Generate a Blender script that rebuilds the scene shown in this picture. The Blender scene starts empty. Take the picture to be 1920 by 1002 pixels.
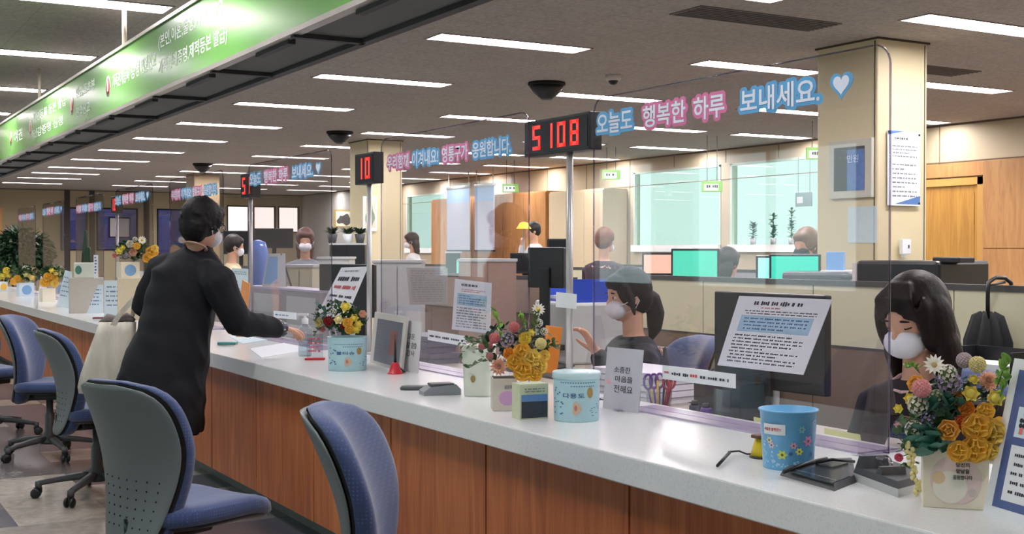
import bpy, bmesh, math, random
from mathutils import Vector, Matrix, Euler
random.seed(7)
C = bpy.context.scene.collection
S = bpy.context.scene
PI = math.pi
# ------------------------------------------------------------ camera, world, exposure
FPX, CAM_H, YAW = 2289.0, 1.35, math.radians(30.2)
PITCH = math.atan(31 / FPX)
cam_d = bpy.data.cameras.new('camera'); cam = bpy.data.objects.new('camera', cam_d); C.objects.link(cam)
cam_d.sensor_width = 36; cam_d.lens = 36 * FPX / 1920; cam_d.clip_start = .05; cam_d.clip_end = 200
cam.location = (0, 0, CAM_H); cam.rotation_euler = (PI / 2 - PITCH, 0, -YAW)
S.camera = cam
S.view_settings.view_transform = 'Standard'; S.view_settings.look = 'None'
S.view_settings.gamma = 1; S.view_settings.use_curve_mapping = False
S.view_settings.exposure = 0.6
S.cycles.transparent_max_bounces = 32
S.cycles.max_bounces = 8
w = bpy.data.worlds.new('world'); S.world = w; w.use_nodes = True
bg = w.node_tree.nodes['Background']; bg.inputs[0].default_value = (.86, .94, 1, 1); bg.inputs[1].default_value = 1.6
LAMP_EMIT = 30.0
def portal(loc, rot, sx, sy):
    l = bpy.data.lights.new('daylight_portal', 'AREA'); l.shape = 'RECTANGLE'; l.size = sx; l.size_y = sy
    l.cycles.is_portal = True
    o = bpy.data.objects.new('daylight_portal', l); C.objects.link(o); o.location = loc; o.rotation_euler = rot

F = Vector((math.sin(YAW) * math.cos(PITCH), math.cos(YAW) * math.cos(PITCH), -math.sin(PITCH)))
R = Vector((math.cos(YAW), -math.sin(YAW), 0)); U = R.cross(F)
def at(px, py, d=None, X=None, Y=None, Z=None):
    """where the sight line through a pixel of the photo meets a depth or a wall / counter plane"""
    v = F + R * ((px - 960) / FPX) - U * ((py - 501) / FPX)
    if d is not None: t = d
    elif X is not None: t = X / v.x
    elif Y is not None: t = Y / v.y
    else: t = (Z - CAM_H) / v.z
    return Vector((0, 0, CAM_H)) + v * t
def depth(p): return (Vector(p) - Vector((0, 0, CAM_H))).dot(F)
CAMZ = -YAW          # rotation about z of something that faces the camera squarely

# ------------------------------------------------------------ materials
def lin(c):
    r = []
    for v in c[:3]:
        v = v / 255.0
        r.append(v / 12.92 if v <= .04045 else ((v + .055) / 1.055) ** 2.4)
    return (r[0], r[1], r[2], 1)
_m = {}
def mat(name, col, rough=.5, metal=0, var=.08, scale=30, bump=0, emit=0, spec=.5, coat=0, sheen=0, trans=0):
    if name in _m: return _m[name]
    m = bpy.data.materials.new(name); m.use_nodes = True; nt = m.node_tree; b = nt.nodes['Principled BSDF']
    c = lin(col)
    b.inputs['Roughness'].default_value = rough; b.inputs['Metallic'].default_value = metal
    b.inputs['Specular IOR Level'].default_value = spec; b.inputs['Coat Weight'].default_value = coat
    if sheen: b.inputs['Sheen Weight'].default_value = sheen
    tc = nt.nodes.new('ShaderNodeTexCoord'); n = nt.nodes.new('ShaderNodeTexNoise'); n.inputs['Scale'].default_value = scale
    n.inputs['Detail'].default_value = 3
    nt.links.new(tc.outputs['Object'], n.inputs['Vector'])
    mx = nt.nodes.new('ShaderNodeMix'); mx.data_type = 'RGBA'
    mx.inputs[6].default_value = tuple(min(1, x * (1 - var)) for x in c[:3]) + (1,)
    mx.inputs[7].default_value = tuple(min(1, x * (1 + var)) for x in c[:3]) + (1,)
    nt.links.new(n.outputs['Fac'], mx.inputs[0]); nt.links.new(mx.outputs[2], b.inputs['Base Color'])
    if bump:
        bp = nt.nodes.new('ShaderNodeBump'); bp.inputs['Strength'].default_value = bump; bp.inputs['Distance'].default_value = .01
        nt.links.new(n.outputs['Fac'], bp.inputs['Height']); nt.links.new(bp.outputs[0], b.inputs['Normal'])
    if emit:
        b.inputs['Emission Color'].default_value = c; b.inputs['Emission Strength'].default_value = emit
    _m[name] = m
    return m
def nodes(name):
    m = bpy.data.materials.new(name); m.use_nodes = True; _m[name] = m
    return m, m.node_tree, m.node_tree.nodes['Principled BSDF']
def mapped(nt, scale, coord='Object', rot=(0, 0, 0)):
    tc = nt.nodes.new('ShaderNodeTexCoord'); mp = nt.nodes.new('ShaderNodeMapping')
    mp.inputs['Scale'].default_value = scale; mp.inputs['Rotation'].default_value = rot
    nt.links.new(tc.outputs[coord], mp.inputs[0]); return mp.outputs[0]
def ramp(nt, stops, interp='LINEAR'):
    r = nt.nodes.new('ShaderNodeValToRGB'); r.color_ramp.interpolation = interp
    e = r.color_ramp.elements
    while len(e) > 1: e.remove(e[-1])
    e[0].position = stops[0][0]; e[0].color = lin(stops[0][1])
    for p, c in stops[1:]:
        x = e.new(p); x.color = lin(c)
    return r
def wood(name, cols, sc=(6, 6, .7), rough=.35, dark=.0):
    m, nt, b = nodes(name)
    v = mapped(nt, sc); n = nt.nodes.new('ShaderNodeTexNoise'); n.inputs['Scale'].default_value = 3; n.inputs['Detail'].default_value = 8
    n.inputs['Distortion'].default_value = 1.2
    nt.links.new(v, n.inputs['Vector'])
    v2 = mapped(nt, (sc[0] * 14, sc[1] * 14, sc[2] * 2)); n2 = nt.nodes.new('ShaderNodeTexNoise'); n2.inputs['Scale'].default_value = 4
    nt.links.new(v2, n2.inputs['Vector'])
    ad = nt.nodes.new('ShaderNodeMath'); ad.operation = 'MULTIPLY_ADD'; ad.inputs[1].default_value = .35
    nt.links.new(n2.outputs['Fac'], ad.inputs[0]); 
    mu = nt.nodes.new('ShaderNodeMath'); mu.operation = 'MULTIPLY'; mu.inputs[1].default_value = .65
    nt.links.new(n.outputs['Fac'], mu.inputs[0]); nt.links.new(mu.outputs[0], ad.inputs[2])
    r = ramp(nt, [(.32, cols[0]), (.5, cols[1]), (.68, cols[2])])
    nt.links.new(ad.outputs[0], r.inputs[0]); nt.links.new(r.outputs[0], b.inputs['Base Color'])
    b.inputs['Roughness'].default_value = rough
    return m
WOOD = wood('wood_veneer', [(146, 72, 36), (186, 104, 54), (208, 128, 70)], (5, 5, .5), .38)
WOOD_CAB = wood('cabinet_maple', [(158, 110, 64), (178, 130, 80), (190, 144, 92)], (4, 4, .6), .45)
WOOD_DOOR = wood('door_oak', [(156, 108, 44), (176, 128, 56), (190, 144, 68)], (6, 6, .5), .4)
# floor tiles: one random tone per tile, marbled
m, nt, b = nodes('floor_tiles'); FLOOR = m
v = mapped(nt, (2.2, 2.2, 1)); br = nt.nodes.new('ShaderNodeVectorMath'); br.operation = 'FLOOR'; nt.links.new(v, br.inputs[0])
wn = nt.nodes.new('ShaderNodeTexWhiteNoise'); wn.noise_dimensions = '2D'; nt.links.new(br.outputs[0], wn.inputs['Vector'])
r = ramp(nt, [(0, (84, 84, 94)), (.3, (150, 142, 134)), (.5, (112, 108, 110)), (.72, (168, 160, 150)), (.88, (96, 88, 88))], 'CONSTANT')
nt.links.new(wn.outputs['Value'], r.inputs[0])
n = nt.nodes.new('ShaderNodeTexNoise'); n.inputs['Scale'].default_value = 9; n.inputs['Detail'].default_value = 9; n.inputs['Distortion'].default_value = 1.5
nt.links.new(mapped(nt, (1, 1, 1)), n.inputs['Vector'])
mx = nt.nodes.new('ShaderNodeMix'); mx.data_type = 'RGBA'; mx.blend_type = 'OVERLAY'; mx.inputs[0].default_value = .45
nt.links.new(r.outputs[0], mx.inputs[6]); nt.links.new(n.outputs['Fac'], mx.inputs[7]); nt.links.new(mx.outputs[2], b.inputs['Base Color'])
b.inputs['Roughness'].default_value = .22
# ceiling: speckled mineral tiles with faint joints
m, nt, b = nodes('ceiling_tiles'); CEIL = m
n = nt.nodes.new('ShaderNodeTexNoise'); n.inputs['Scale'].default_value = 38; n.inputs['Detail'].default_value = 8; n.inputs['Roughness'].default_value = .75
nt.links.new(mapped(nt, (1, 1, 1)), n.inputs['Vector'])
r = ramp(nt, [(.35, (146, 140, 134)), (.62, (178, 172, 164))]); nt.links.new(n.outputs['Fac'], r.inputs[0])
bk = nt.nodes.new('ShaderNodeTexBrick'); bk.offset = 0; bk.inputs['Scale'].default_value = 1; bk.inputs['Brick Width'].default_value = .6; bk.inputs['Row Height'].default_value = .3
bk.inputs['Mortar Size'].default_value = .0025; bk.inputs['Color1'].default_value = (1, 1, 1, 1); bk.inputs['Color2'].default_value = (.96, .96, .96, 1); bk.inputs['Mortar'].default_value = (.72, .7, .68, 1)
nt.links.new(mapped(nt, (1, 1, 1)), bk.inputs['Vector'])
mx = nt.nodes.new('ShaderNodeMix'); mx.data_type = 'RGBA'; mx.blend_type = 'MULTIPLY'; mx.inputs[0].default_value = 1
nt.links.new(r.outputs[0], mx.inputs[6]); nt.links.new(bk.outputs['Color'], mx.inputs[7]); nt.links.new(mx.outputs[2], b.inputs['Base Color'])
b.inputs['Roughness'].default_value = .9
bp = nt.nodes.new('ShaderNodeBump'); bp.inputs['Strength'].default_value = .25; bp.inputs['Distance'].default_value = .004
nt.links.new(n.outputs['Fac'], bp.inputs['Height']); nt.links.new(bp.outputs[0], b.inputs['Normal'])
# white quartz worktop with tiny flecks
m, nt, b = nodes('quartz_worktop'); QUARTZ = m
n = nt.nodes.new('ShaderNodeTexNoise'); n.inputs['Scale'].default_value = 160; n.inputs['Detail'].default_value = 4
nt.links.new(mapped(nt, (1, 1, 1)), n.inputs['Vector'])
r = ramp(nt, [(.36, (222, 226, 226)), (.5, (231, 234, 233))]); nt.links.new(n.outputs['Fac'], r.inputs[0]); nt.links.new(r.outputs[0], b.inputs['Base Color'])
b.inputs['Roughness'].default_value = .17
# clear acrylic: passes light, mirrors it by the angle
def clear(name, tint, ior=1.49, rough=.0):
    m, nt, b = nodes(name); nt.nodes.remove(b)
    o = nt.nodes['Material Output']; t = nt.nodes.new('ShaderNodeBsdfTransparent'); t.inputs[0].default_value = tint
    g = nt.nodes.new('ShaderNodeBsdfGlossy'); g.inputs['Roughness'].default_value = rough; g.inputs[0].default_value = (.9, .9, .92, 1)
    f = nt.nodes.new('ShaderNodeFresnel'); ge = nt.nodes.new('ShaderNodeNewGeometry')
    fl = nt.nodes.new('ShaderNodeMix'); fl.data_type = 'FLOAT'; fl.inputs[2].default_value = ior; fl.inputs[3].default_value = 1 / ior
    nt.links.new(ge.outputs['Backfacing'], fl.inputs[0]); nt.links.new(fl.outputs[0], f.inputs[0])   # same mirror strength at both faces of the sheet
    mx = nt.nodes.new('ShaderNodeMixShader'); nt.links.new(f.outputs[0], mx.inputs[0]); nt.links.new(t.outputs[0], mx.inputs[1]); nt.links.new(g.outputs[0], mx.inputs[2])
    nt.links.new(mx.outputs[0], o.inputs[0]); return m
ACRYL = clear('clear_acrylic', (.965, .955, .975, 1))
ACRYL_EDGE = clear('acrylic_edge', (.60, .57, .70, 1), 1.6, .1)
PANE = clear('green_tinted_window_glass', (.62, .72, .65, 1), 1.5)
FROST = clear('frosted_partition_glass', (.86, .93, .89, 1), 1.5)
BOTTLE = clear('clear_bottle_plastic', (.86, .88, .90, 1), 1.45, .05)
# blue chair fabric with a woven dot pattern
m, nt, b = nodes('blue_chair_fabric'); FABRIC = m
vo = nt.nodes.new('ShaderNodeTexVoronoi'); vo.inputs['Scale'].default_value = 95; vo.inputs['Randomness'].default_value = .05
nt.links.new(mapped(nt, (1, 1, 1)), vo.inputs['Vector'])
r = ramp(nt, [(0, (92, 110, 152)), (.25, (60, 78, 122)), (.5, (50, 67, 109))]); nt.links.new(vo.outputs['Distance'], r.inputs[0]); nt.links.new(r.outputs[0], b.inputs['Base Color'])
b.inputs['Roughness'].default_value = .85; b.inputs['Sheen Weight'].default_value = .35
bp = nt.nodes.new('ShaderNodeBump'); bp.inputs['Strength'].default_value = .15; bp.inputs['Distance'].default_value = .002
nt.links.new(vo.outputs['Distance'], bp.inputs['Height']); nt.links.new(bp.outputs[0], b.inputs['Normal'])

CREAM = mat('cream_paint', (206, 194, 158), .6, var=.03, scale=3)
CREAMW = mat('cream_wall_panel', (182, 168, 140), .6, var=.04, scale=2)
OLIVE = mat('olive_end_wall', (164, 152, 124), .8, var=.04, scale=2)
GREYW = mat('grey_wall', (150, 148, 142), .8, var=.04, scale=2)
WHITE = mat('white_paper', (222, 226, 230), .7, var=.02)
PAPERB = mat('bluish_paper', (206, 222, 230), .7, var=.02)
PAPERSH = mat('cream_card', (224, 216, 196), .6, var=.03)
BLACK = mat('black_plastic', (26, 27, 31), .35, var=.2)
MATTEB = mat('matte_black', (18, 18, 22), .8, var=.2)
DGREY = mat('dark_grey_plastic', (70, 72, 76), .45, var=.1, bump=.05, scale=300)
MGREY = mat('mid_grey_plastic', (132, 138, 144), .4, var=.05)
LGREY = mat('light_grey_plastic', (184, 186, 186), .45, var=.05)
SHELL = mat('grey_chair_shell', (112, 120, 122), .42, var=.06, bump=.08, scale=260)
CHROME = mat('brushed_steel', (196, 194, 194), .38, .55, var=.05, scale=80)
INK = mat('dark_ink', (44, 44, 56), .7)
INKG = mat('grey_ink', (120, 124, 134), .7)
INKR = mat('red_ink', (196, 74, 72), .7)
INKB = mat('blue_ink', (66, 96, 150), .7)
LBLUE = mat('light_blue_print', (166, 202, 220), .7)
SKIN = mat('skin', (206, 158, 132), .5, var=.04)
HAIR = mat('black_hair', (15, 13, 14), .6, var=.4, scale=90, bump=.25, spec=.25)
HAIRB = mat('brown_black_hair', (24, 14, 12), .5, var=.4, scale=90, bump=.15, spec=.25)
MASK = mat('white_mask_fabric', (226, 226, 232), .8, var=.02)
LEAF = mat('leaf_green', (62, 98, 52), .5, var=.3, scale=20)
LEAFD = mat('dark_leaf_green', (30, 58, 34), .45, var=.35, scale=12)
LEAFL = mat('bright_leaf_green', (132, 176, 74), .5, var=.2, scale=20)
LEAFT = mat('teal_leaf_green', (70, 124, 108), .5, var=.2, scale=20)
STEM = mat('green_stem', (84, 104, 56), .6)

# ------------------------------------------------------------ mesh helpers
class MB:
    def __init__(s): s.v = []; s.f = []; s.mi = []; s.sm = []; s.mats = []; s.cur = 0
    def use(s, m):
        if m not in s.mats: s.mats.append(m)
        s.cur = s.mats.index(m); return s
    def add(s, vs, fs, M=None, smooth=False):
        o = len(s.v)
        for p in vs: s.v.append((M @ Vector(p)) if M else Vector(p))
        for f in fs: s.f.append([i + o for i in f]); s.mi.append(s.cur); s.sm.append(smooth)
        return s
    def box(s, x0, x1, y0, y1, z0, z1, M=None, b=0):
        if b <= 0:
            vs = [(x, y, z) for x in (x0, x1) for y in (y0, y1) for z in (z0, z1)]
            return s.add(vs, [(0, 1, 3, 2), (4, 6, 7, 5), (0, 4, 5, 1), (2, 3, 7, 6), (0, 2, 6, 4), (1, 5, 7, 3)], M)
        bm = bmesh.new(); bmesh.ops.create_cube(bm, size=1)
        for v in bm.verts: v.co = Vector(((x0 + x1) / 2 + v.co.x * (x1 - x0), (y0 + y1) / 2 + v.co.y * (y1 - y0), (z0 + z1) / 2 + v.co.z * (z1 - z0)))
        bmesh.ops.bevel(bm, geom=bm.edges[:], offset=b, segments=2, affect='EDGES', profile=.5)
        bm.verts.index_update(); s.add([v.co.copy() for v in bm.verts], [[v.index for v in f.verts] for f in bm.faces], M); bm.free(); return s
    def rings(s, rings, cap=True, M=None, smooth=True, closed=True):
        n = len(rings[0]); vs = [p for r in rings for p in r]; fs = []
        for i in range(len(rings) - 1):
            for j in range(n if closed else n - 1):
                k = (j + 1) % n; fs.append((i * n + j, i * n + k, (i + 1) * n + k, (i + 1) * n + j))
        if cap: fs.append(list(range(n))[::-1]); fs.append([(len(rings) - 1) * n + j for j in range(n)])
        return s.add(vs, fs, M, smooth)
    def lathe(s, prof, n=20, M=None, cap=True):
        return s.rings([[(r * math.cos(2 * PI * j / n), r * math.sin(2 * PI * j / n), z) for j in range(n)] for r, z in prof], cap, M)
    def tube(s, pts, r, n=8, M=None, cap=True):
        pts = [Vector(p) for p in pts]; rr = r if isinstance(r, (list, tuple)) else [r] * len(pts); out = []; a = None
        for i, p in enumerate(pts):
            t = (pts[min(i + 1, len(pts) - 1)] - pts[max(i - 1, 0)]).normalized()
            if a is None: a = t.orthogonal().normalized()
            else:
                a = (a - t * a.dot(t)); a = a.normalized() if a.length > 1e-6 else t.orthogonal().normalized()
            b = t.cross(a)
            out.append([p + (a * math.cos(2 * PI * j / n) + b * math.sin(2 * PI * j / n)) * rr[i] for j in range(n)])
        return s.rings(out, cap, M)
    def ell(s, c, r, M=None, n=12, m=8):
        rings = []
        for i in range(1, m):
            t = PI * i / m
            rings.append([(c[0] + r[0] * math.sin(t) * math.cos(2 * PI * j / n), c[1] + r[1] * math.sin(t) * math.sin(2 * PI * j / n), c[2] - r[2] * math.cos(t)) for j in range(n)])
        vs = [p for q in rings for p in q]; fs = []
        for i in range(len(rings) - 1):
            for j in range(n):
                k = (j + 1) % n; fs.append((i * n + j, i * n + k, (i + 1) * n + k, (i + 1) * n + j))
        a = len(vs); vs += [(c[0], c[1], c[2] - r[2]), (c[0], c[1], c[2] + r[2])]
        for j in range(n):
            k = (j + 1) % n; fs.append((a, k, j)); fs.append((a + 1, (m - 2) * n + j, (m - 2) * n + k))
        return s.add(vs, fs, M, True)
    def prism(s, pts, z0, z1, M=None):
        n = len(pts); vs = [(x, y, z0) for x, y in pts] + [(x, y, z1) for x, y in pts]
        fs = [list(range(n))[::-1], list(range(n, 2 * n))] + [(i, (i + 1) % n, n + (i + 1) % n, n + i) for i in range(n)]
        return s.add(vs, fs, M)
    def build(s, name, m=None, parent=None, loc=None):
        me = bpy.data.meshes.new(name); me.from_pydata([tuple(v) for v in s.v], [], s.f)
        ms = s.mats or [m]
        for x in ms: me.materials.append(x)
        me.polygons.foreach_set('material_index', s.mi if s.mats else [0] * len(s.f))
        me.polygons.foreach_set('use_smooth', s.sm); me.update()
        o = bpy.data.objects.new(name, me); C.objects.link(o)
        if parent: o.parent = parent
        if loc is not None: o.location = loc
        return o
def box(x0, x1, y0, y1, z0, z1, b=0, M=None): return MB().box(x0, x1, y0, y1, z0, z1, M, b)
def tag(o, label=None, cat=None, group=None, kind=None):
    if label: o['label'] = label
    if cat: o['category'] = cat
    if group: o['group'] = group
    if kind: o['kind'] = kind
    return o
def thing(name, label, cat, loc=(0, 0, 0), rz=0, group=None, kind=None):
    o = bpy.data.objects.new(name, None); C.objects.link(o); o.empty_display_size = .1
    o.location = loc; o.rotation_euler = (0, 0, rz); return tag(o, label, cat, group, kind)
def struct(name, mb, m=None, parent=None, label=None):
    o = mb.build(name, m, parent)
    if not parent: o['kind'] = 'structure'
    if label: o['label'] = label
    return o
def kids(o): return [c for c in C.objects if c.parent == o]
_kids_cache = {}
def copy_tree(o, loc=None, rz=None, label=None, parent=None, group=None):
    c = o.copy(); C.objects.link(c)
    if parent: c.parent = parent
    if loc is not None: c.location = loc
    if rz is not None: c.rotation_euler = (0, 0, rz)
    if label: c['label'] = label
    if group: c['group'] = group
    for k in list(o.children): copy_tree(k, parent=c)
    return c
def smooth_mod(o, lv=1):
    m = o.modifiers.new('subdivision', 'SUBSURF'); m.levels = lv; m.render_levels = lv; return o
def T(x, y, z): return Matrix.Translation((x, y, z))
def RX(a): return Matrix.Rotation(a, 4, 'X')
def RY(a): return Matrix.Rotation(a, 4, 'Y')
def RZ(a): return Matrix.Rotation(a, 4, 'Z')
# writing: text turned into thin mesh and fitted to a w x h rectangle; local x right, y up, z out of the sheet
def text_mesh(s, bold=0.0, ext=.004):
    cu = bpy.data.curves.new('lettering', 'FONT'); cu.body = s; cu.size = 1; cu.offset = bold; cu.extrude = ext; cu.resolution_u = 3
    o = bpy.data.objects.new('tmp', cu); C.objects.link(o)
    me = bpy.data.meshes.new_from_object(o.evaluated_get(bpy.context.evaluated_depsgraph_get()))
    bpy.data.objects.remove(o); bpy.data.curves.remove(cu); return me
def fit_text(s, m, M, w, h, parent=None, name='lettering', bold=0.0, lift=.0006, ref=None, thick=.0008):
    me = text_mesh(s, bold)
    if ref is None:
        xs = [v.co.x for v in me.vertices]; ys = [v.co.y for v in me.vertices]
        if not xs: return None, None
        ref = (min(xs), max(xs), min(ys), max(ys))
    sx = w / (ref[1] - ref[0]); sy = h / (ref[3] - ref[2]); cx = (ref[0] + ref[1]) / 2; cy = (ref[2] + ref[3]) / 2
    for v in me.vertices: v.co = M @ Vector(((v.co.x - cx) * sx, (v.co.y - cy) * sy, lift + (thick if v.co.z > 0 else 0)))
    me.name = name; me.materials.clear(); me.materials.append(m)
    o = bpy.data.objects.new(name, me); C.objects.link(o)
    if parent: o.parent = parent
    return o, ref
def frameX(Y, Z, X):      # a sheet in a plane of constant X that faces the customers (-X), reading towards -Y
    return Matrix(((0, 0, -1, X), (-1, 0, 0, Y), (0, 1, 0, Z), (0, 0, 0, 1)))
def print_lines(M, w, h, rows, m=INKG, seed=1, fill=.9, name='printed_text', parent=None, th=.55, lift=.0007):
    """the body of small print: broken rows of word-like dashes"""
    rnd = random.Random(seed); mb = MB(); rh = h / rows
    for r in range(rows):
        y = h / 2 - (r + .5) * rh; x = -w / 2 + (rnd.random() * .06 * w); end = w / 2 * (fill if rnd.random() < .7 else rnd.uniform(.1, .9))
        while x < end:
            l = rnd.uniform(.5, 2.4) * rh
            l = min(l, end - x)
            k = max(1, int(l / (rh * .45)))
            for q in range(k):
                a = x + q * l / k; t = th * rnd.uniform(.6, 1)
                mb.box(a, a + l / k * .78, y - rh * t * .5, y + rh * t * .5, lift, lift + .0004, M)
            x += l + rh * .4
    return mb.build(name, m, parent)
# ============================================================ the room
CH = 2.75; XW = 11.0; YE = 29.5; XL = -3.6; YN = -2.2
struct('floor', box(XL, XW, YN, YE, -.1, 0), FLOOR)
struct('ceiling', box(XL, XW, YN, YE, CH + .09, CH + .2), mat('ceiling_slab', (150, 146, 140), .9), label='slab above the mineral tile ceiling')
# tile layer with real recesses is cheap to do as strips round the light slots
COLS = [.68, 3.56, 5.76, 8.0, 9.68]; LW = 1.18
ROWS = [.95, 3.05, 5.12, 7.15, 9.23, 11.32, 13.4, 15.45, 17.5, 19.5, 21.5, 23.2, 24.9, 26.9]; LH = .125
rr = MB()
ys = [YN]
for y in ROWS: ys += [y - LH, y + LH]
ys.append(YE)
for i in range(0, len(ys), 2): rr.box(XL, XW, ys[i], ys[i + 1], CH, CH + .09)
for y in ROWS:
    xs = [XL]
    for x in COLS: xs += [x, x + LW]
    xs.append(XW)
    for i in range(0, len(xs), 2): rr.box(xs[i], xs[i + 1], y - LH, y + LH, CH, CH + .09)
o = rr.build('ceiling', CEIL); o['kind'] = 'structure'
# walls
mb = MB().use(CREAMW)
W1 = (13.15, 15.2, 1.33, 2.54); W2 = (10.95, 12.95, 1.33, 2.54); W3 = (21.5, 23.3, 1.30, 2.5)
def wall_x(mb, x0, x1, openings, y0, y1, z0, z1):
    ops = sorted(openings); y = y0
    for a, b, c, d in ops:
        mb.box(x0, x1, y, a, z0, z1); mb.box(x0, x1, a, b, z0, c); mb.box(x0, x1, a, b, d, z1); y = b
    mb.box(x0, x1, y, y1, z0, z1)
wall_x(mb, XW, XW + .12, [W1, W2, W3], YN, YE, 0, CH + .1)
struct('wall_right', mb)
mb = MB().use(mat('left_wall_paint', (190, 186, 176), .7))
LWN = [(y, y + 2.6, .9, 2.45) for y in (-1.4, 1.9, 5.2, 8.5, 11.8, 15.1)]
wall_x(mb, XL - .12, XL, LWN, YN, YE, 0, CH + .1)
struct('wall_left', mb)
struct('wall_back', box(XL, XW, YN - .12, YN, 0, CH + .1), mat('rear_wall_paint', (176, 170, 158), .7))
# end wall with its strip windows
mb = MB().use(OLIVE)
EW = [(7.35, 8.05, 1.25, 2.35), (9.05, 9.62, 1.80, 2.46), (9.72, 10.3, 1.80, 2.46), (10.36, 10.92, 1.80, 2.46),
      (5.15, 5.75, 1.35, 2.35), (5.95, 6.9, 1.35, 2.35)]
x = XL
for a, b2, c, d in sorted(EW):
    mb.box(x, a, YE, YE + .12, 0, CH + .1); mb.box(a, b2, YE, YE + .12, 0, c); mb.box(a, b2, YE, YE + .12, d, CH + .1); x = b2
mb.box(x, XW + .12, YE, YE + .12, 0, CH + .1)
struct('wall_end', mb)
NIGHT = clear('dusky_blue_glass', (.13, .13, .22, 1), 1.5)
WARMP = clear('blind_filtered_glass', (.95, .80, .74, 1), 1.5)
for i, (a, b2, c, d) in enumerate(EW):
    t = thing('window_%d' % (i + 1), None, None, ((a + b2) / 2, YE, c), kind='structure')
    hw = (b2 - a) / 2; hh = d - c
    f = MB()
    for q in ((-hw, -hw + .03, 0, hh), (hw - .03, hw, 0, hh), (-hw, hw, 0, .03), (-hw, hw, hh - .03, hh)): f.box(q[0], q[1], -.02, .05, q[2], q[3])
    f.build('window_frame', MATTEB, t)
    MB().box(-hw + .03, hw - .03, .02, .026, .03, hh - .03).build('window_pane', WARMP if 1 <= i <= 3 else NIGHT, t)
# glazed openings of the right wall: greenish panes, white sill band
for i, (a, b2, c, d) in enumerate((W1, W2, W3)):
    t = thing('window_%d' % (i + 10), None, None, (XW, (a + b2) / 2, c), kind='structure'); hw = (b2 - a) / 2; hh = d - c
    f = MB()
    for q in ((-hw, -hw + .04, 0, hh), (hw - .04, hw, 0, hh), (-hw, hw, hh - .03, hh)): f.box(-.01, .06, q[0], q[1], q[2], q[3])
    f.build('window_frame', mat('pale_green_frame', (186, 204, 188), .4), t)
    MB().box(.03, .036, -hw, hw, 0, hh).build('window_pane', PANE, t)
    box(-.06, .05, -hw, hw, 0, .10).build('window_sill', mat('white_sill', (236, 240, 234), .4), t)
    portal((XW + .16, (a + b2) / 2, (c + d) / 2), (0, PI / 2, 0), hh, hw * 2)
for i, (a, b2, c, d) in enumerate(LWN):
    t = thing('window_%d' % (i + 20), None, None, (XL, (a + b2) / 2, c), kind='structure'); hw = (b2 - a) / 2; hh = d - c
    f = MB()
    for q in ((-hw, -hw + .05, 0, hh), (hw - .05, hw, 0, hh), (-hw, hw, hh - .05, hh), (-hw, hw, 0, .05), (-.03, .03, 0, hh)): f.box(-.08, .01, q[0], q[1], q[2], q[3])
    f.build('window_frame', LGREY, t)
    MB().box(-.04, -.034, -hw, hw, 0, hh).build('window_pane', FROST, t)
    portal((XL - .16, (a + b2) / 2, (c + d) / 2), (0, -PI / 2, 0), hh, hw * 2)
# wall panel joints and trims on the right wall
mb = MB()
for y in [3.2, 4.6, 6.0, 7.4, 8.0, 9.4, 10.8, 12.0, 13.05, 14.2, 15.3, 16.5, 17.7, 18.9, 20.1, 21.3, 23.5, 24.7, 26]:
    mb.box(XW - .004, XW, y - .006, y + .006, 2.56 if 10.9 < y < 15.25 else 0, CH)
struct('trim_1', mb, mat('joint_brown', (120, 104, 84), .8), label='thin vertical joints between cream wall panels')
struct('trim_2', box(XW - .012, XW, YN, YE, 2.325, 2.335), mat('joint_brown', (120, 104, 84), .8))
struct('trim_3', MB().box(XW - .02, XW, YN, YE, CH - .02, CH).box(XL, XW, YE - .02, YE, CH - .02, CH), mat('cornice_brown', (96, 84, 70), .8))
mb = MB()
for x in (5.3, 5.85, 7.1, 8.35): mb.box(x - .06, x + .06, YE - .03, YE, 0, CH)
struct('trim_4', mb, mat('dark_mullion', (54, 48, 44), .7), label='dark vertical mullions on the olive end wall')
# grey side wall that closes the far right bay
struct('wall_far_right', box(11.0 - .02, 11.0 + .1, 24.5, YE, 0, CH), GREYW)
# pillars
def pillar(x0, x1, y0, y1, label, m=CREAM):
    t = tag(box(x0, x1, y0, y1, 0, CH, .012).build('pillar', m), label, 'pillar', kind='structure')
    return t
pillar(6.1, 6.57, 5.72, 6.27, 'cream square pillar right of the counter screens, with a white notice')
pillar(6.15, 6.62, 14.15, 14.75, 'cream square pillar in mid room beside the red number display')
pillar(6.15, 6.62, 22.0, 22.55, 'tan square pillar far back behind the customer in black', mat('tan_paint', (168, 146, 110), .6))
for i, (x0, x1, y0, y1) in enumerate([(6.1, 6.57, 5.72, 6.27), (6.15, 6.62, 14.15, 14.75)]):
    struct('trim_%d' % (5 + i), MB().box(x0 - .012, x1 + .012, y0 - .012, y1 + .012, CH - .012, CH).box(x0 - .004, x0, y0 + .02, y0 + .026, 0, CH - .02).box(x1 - .03, x1 - .024, y0 - .003, y0, 0, CH - .02), mat('joint_dark', (70, 62, 50), .8), label='dark ceiling edge and joint lines of the pillar')
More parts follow.
